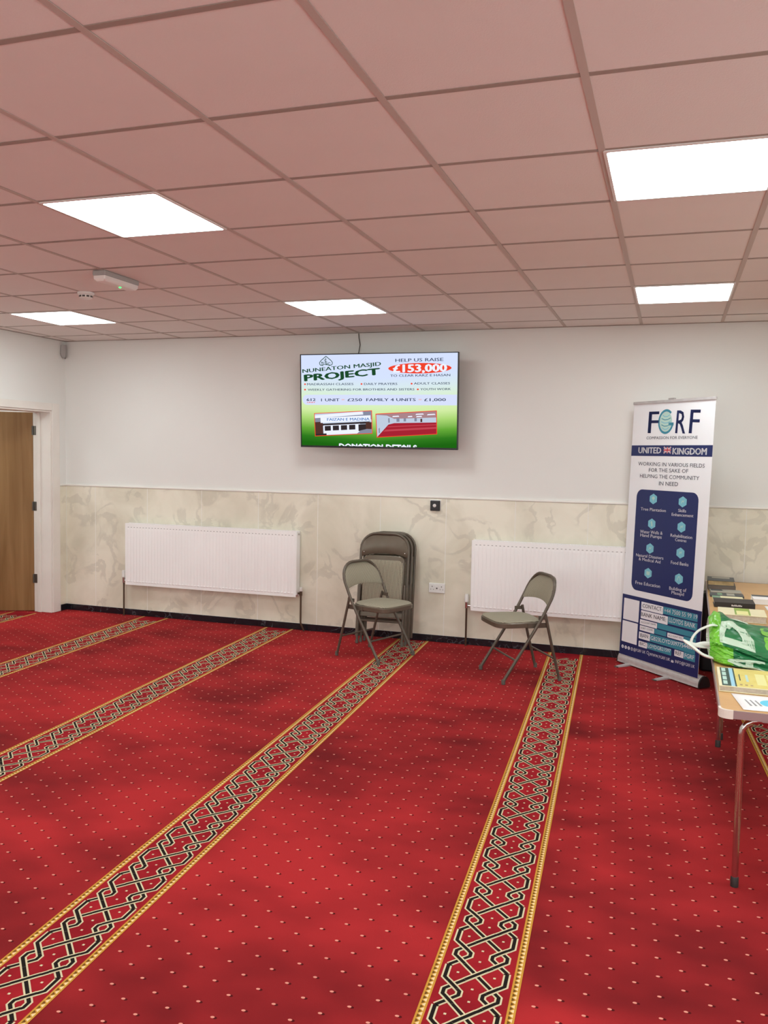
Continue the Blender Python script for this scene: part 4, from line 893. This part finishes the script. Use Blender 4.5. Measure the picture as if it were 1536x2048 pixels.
# ------------------------------------------------------------------ green carrier bag lying on the table, its mouth to the left
def cr(P, t):                        # Catmull-Rom over a closed list
    n = len(P); i = int(math.floor(t * n)) % n; f = t * n - math.floor(t * n)
    p0, p1, p2, p3 = (Vector(P[(i + k - 1) % n]) for k in range(4))
    return .5 * ((2 * p1) + (-p0 + p2) * f + (2 * p0 - 5 * p1 + 4 * p2 - p3) * f * f + (-p0 + 3 * p1 - 3 * p2 + p3) * f ** 3)
z_ = ZT + .002
BK = [ # (x, closed outline (y, z)): lip, fold, slope, ridge, back, underside
 (.472, [(1.735, z_ + .012), (1.70, .750), (1.705, .785), (1.80, .815), (1.93, .855), (2.06, .83), (2.12, .74), (1.95, z_ + .006)]),
 (.495, [(1.70, z_ + .003), (1.675, .745), (1.695, .788), (1.82, .838), (1.99, .887), (2.12, .83), (2.15, .74), (1.95, z_)]),
 (.53, [(1.66, z_), (1.635, .735), (1.675, .785), (1.82, .838), (2.0, .878), (2.13, .83), (2.16, .73), (1.95, z_)]),
 (.60, [(1.63, z_), (1.61, .73), (1.66, .772), (1.82, .822), (2.0, .846), (2.13, .80), (2.16, .73), (1.95, z_)]),
 (.70, [(1.61, z_), (1.59, .725), (1.62, .752), (1.80, .805), (2.0, .828), (2.13, .79), (2.16, .73), (1.95, z_)]),
 (.82, [(1.61, z_), (1.59, .725), (1.62, .75), (1.80, .795), (2.0, .818), (2.12, .785), (2.15, .73), (1.95, z_)]),
 (.90, [(1.64, z_), (1.63, .72), (1.66, .738), (1.80, .77), (1.98, .782), (2.08, .76), (2.11, .72), (1.95, z_)])]
BK = [(x, P[:2] + [(P[2][0] - .004, P[2][1] - .012), (P[2][0] + .014, P[2][1] + .004)] + P[3:]) for x, P in BK]
def bag_at(a, b, out=0.0):           # a: 0 mouth .. 1 base; b: 0..1 around
    t = a * (len(BK) - 1); i = min(int(t), len(BK) - 2); f = t - i
    p = cr(BK[i][1], b) * (1 - f) + cr(BK[i + 1][1], b) * f; x = BK[i][0] * (1 - f) + BK[i + 1][0] * f
    cy, cz = 1.88, .76
    wr = .006 * math.sin(31 * a + 9 * math.sin(13 * b * PI)) * math.sin(17 * b * PI + 5 * a) + .004 * math.sin(70 * a * b + 11 * b)
    d = Vector((p.x - cy, p.y - cz)); d.normalize()
    q = p + d * (wr + out)
    return Vector((x, q.x, max(q.y, ZT + .0008)))
NA, NBB = 88, 128
bag = MB(); rings = [[bag_at(i / NA, k / NBB) for k in range(NBB)] for i in range(NA + 1)]
k0 = 0
bag.loft(rings, 0, cap0=False, cap1=True)
for fi in range(NA * NBB):
    i, k = divmod(fi, NBB); x = (rings[i][k].x + rings[i + 1][k].x) / 2; b_ = k / NBB
    lim = .528 + .045 * (b_ < .30 or b_ > .93)     # the lime band near the mouth, wider on the front face
    bag.m[fi] = 1 if x < lim else 0
bg = bag.build('carrier_bag', ['bag', 'lime'], smooth=True)
bg.data.set_sharp_from_angle(angle=math.radians(70))
tag(bg, 'green plastic carrier bag with white handles lying on the near table', 'bag')
inn = MB(); rr = []
for a_, o_ in ((0, -.0015), (.05, -.004), (.15, -.02), (.28, -.05)): rr.append([bag_at(a_, k / NBB, o_) for k in range(NBB)])
inn.loft(rr, 0, cap0=False, cap1=True); inn.build('lining', 'bagw', bg, smooth=True)
def bag_text(s, a0, b0, da, db, m):   # letters with their tops towards the mouth, reading up over the bag
    vs, fs = glyphs(s, .055 if s == 'D' else .02); x0 = min(v[0] for v in vs); x1 = max(v[0] for v in vs)
    bm = bmesh.new(); bv = [bm.verts.new(((v[0] - x0) / (x1 - x0), v[1] / .69, 0)) for v in vs]
    for f in fs:
        try: bm.faces.new([bv[i] for i in f])
        except ValueError: pass
    bmesh.ops.triangulate(bm, faces=bm.faces)
    for _ in range(3): bmesh.ops.subdivide_edges(bm, edges=[e for e in bm.edges if e.calc_length() > .08], cuts=1, use_grid_fill=True)
    bmesh.ops.triangulate(bm, faces=bm.faces)
    bm.verts.index_update()
    v2 = [bag_at(a0 - da * v.co.y, b0 + db * v.co.x, .0036) for v in bm.verts]; f2 = [tuple(v.index for v in f.verts) for f in bm.faces]; bm.free()
    m.raw(v2, f2)
bl = MB()
bag_text('A', .66, .0, .28, .20, bl); bag_text('D', .585, .345, .30, .165, bl); bag_text('A', .585, .53, .30, .15, bl)
bl.build('bag_lettering', 'bagl', bg, smooth=True)
vg = MB()
for a0, b0, r in ((.74, .42, .07), (.82, .36, .06), (.72, .50, .055), (.80, .30, .05), (.76, .10, .05), (.84, .14, .06), (.84, .48, .06)):
    n = 14; c_ = bag_at(a0, b0, .002)
    rg = [bag_at(a0 + r * (1 + .25 * math.cos(3 * t)) * math.cos(t), b0 + r * .55 * (1 + .25 * math.cos(3 * t)) * math.sin(t), .002) for t in [2 * PI * k / n for k in range(n)]]
    vg.raw([c_] + rg, [(0, 1 + k, 1 + (k + 1) % n) for k in range(n)])
vg.build('leaf_print', 'lime', bg)
def ribbon(pts, wd):
    P = [Vector(p_) for p_ in pts]; mb = MB(); n = 6; path = []
    for i in range(len(P) - 1):
        p0, p1, p2, p3 = P[max(i - 1, 0)], P[i], P[i + 1], P[min(i + 2, len(P) - 1)]
        for k in range(n):
            f = k / n; path.append(.5 * ((2 * p1) + (-p0 + p2) * f + (2 * p0 - 5 * p1 + 4 * p2 - p3) * f * f + (-p0 + 3 * p1 - 3 * p2 + p3) * f ** 3))
    path.append(P[-1]); return mb.tube(path, wd, 10, flat=.42)
ribbon([(.50, 1.84, .845), (.478, 1.80, .852), (.445, 1.80, .836), (.420, 1.80, .818), (.398, 1.79, .789), (.392, 1.77, .764), (.41, 1.76, .757), (.445, 1.76, .767), (.486, 1.75, .772)], .0125).build('handle', 'bagw', bg, smooth=True)
ribbon([(.515, 1.70, .716), (.475, 1.69, .722), (.44, 1.69, .733), (.40, 1.70, .760), (.366, 1.71, .781), (.392, 1.735, .768), (.43, 1.76, .757), (.48, 1.79, .752)], .0165).build('handle', 'bagw', bg, smooth=True)
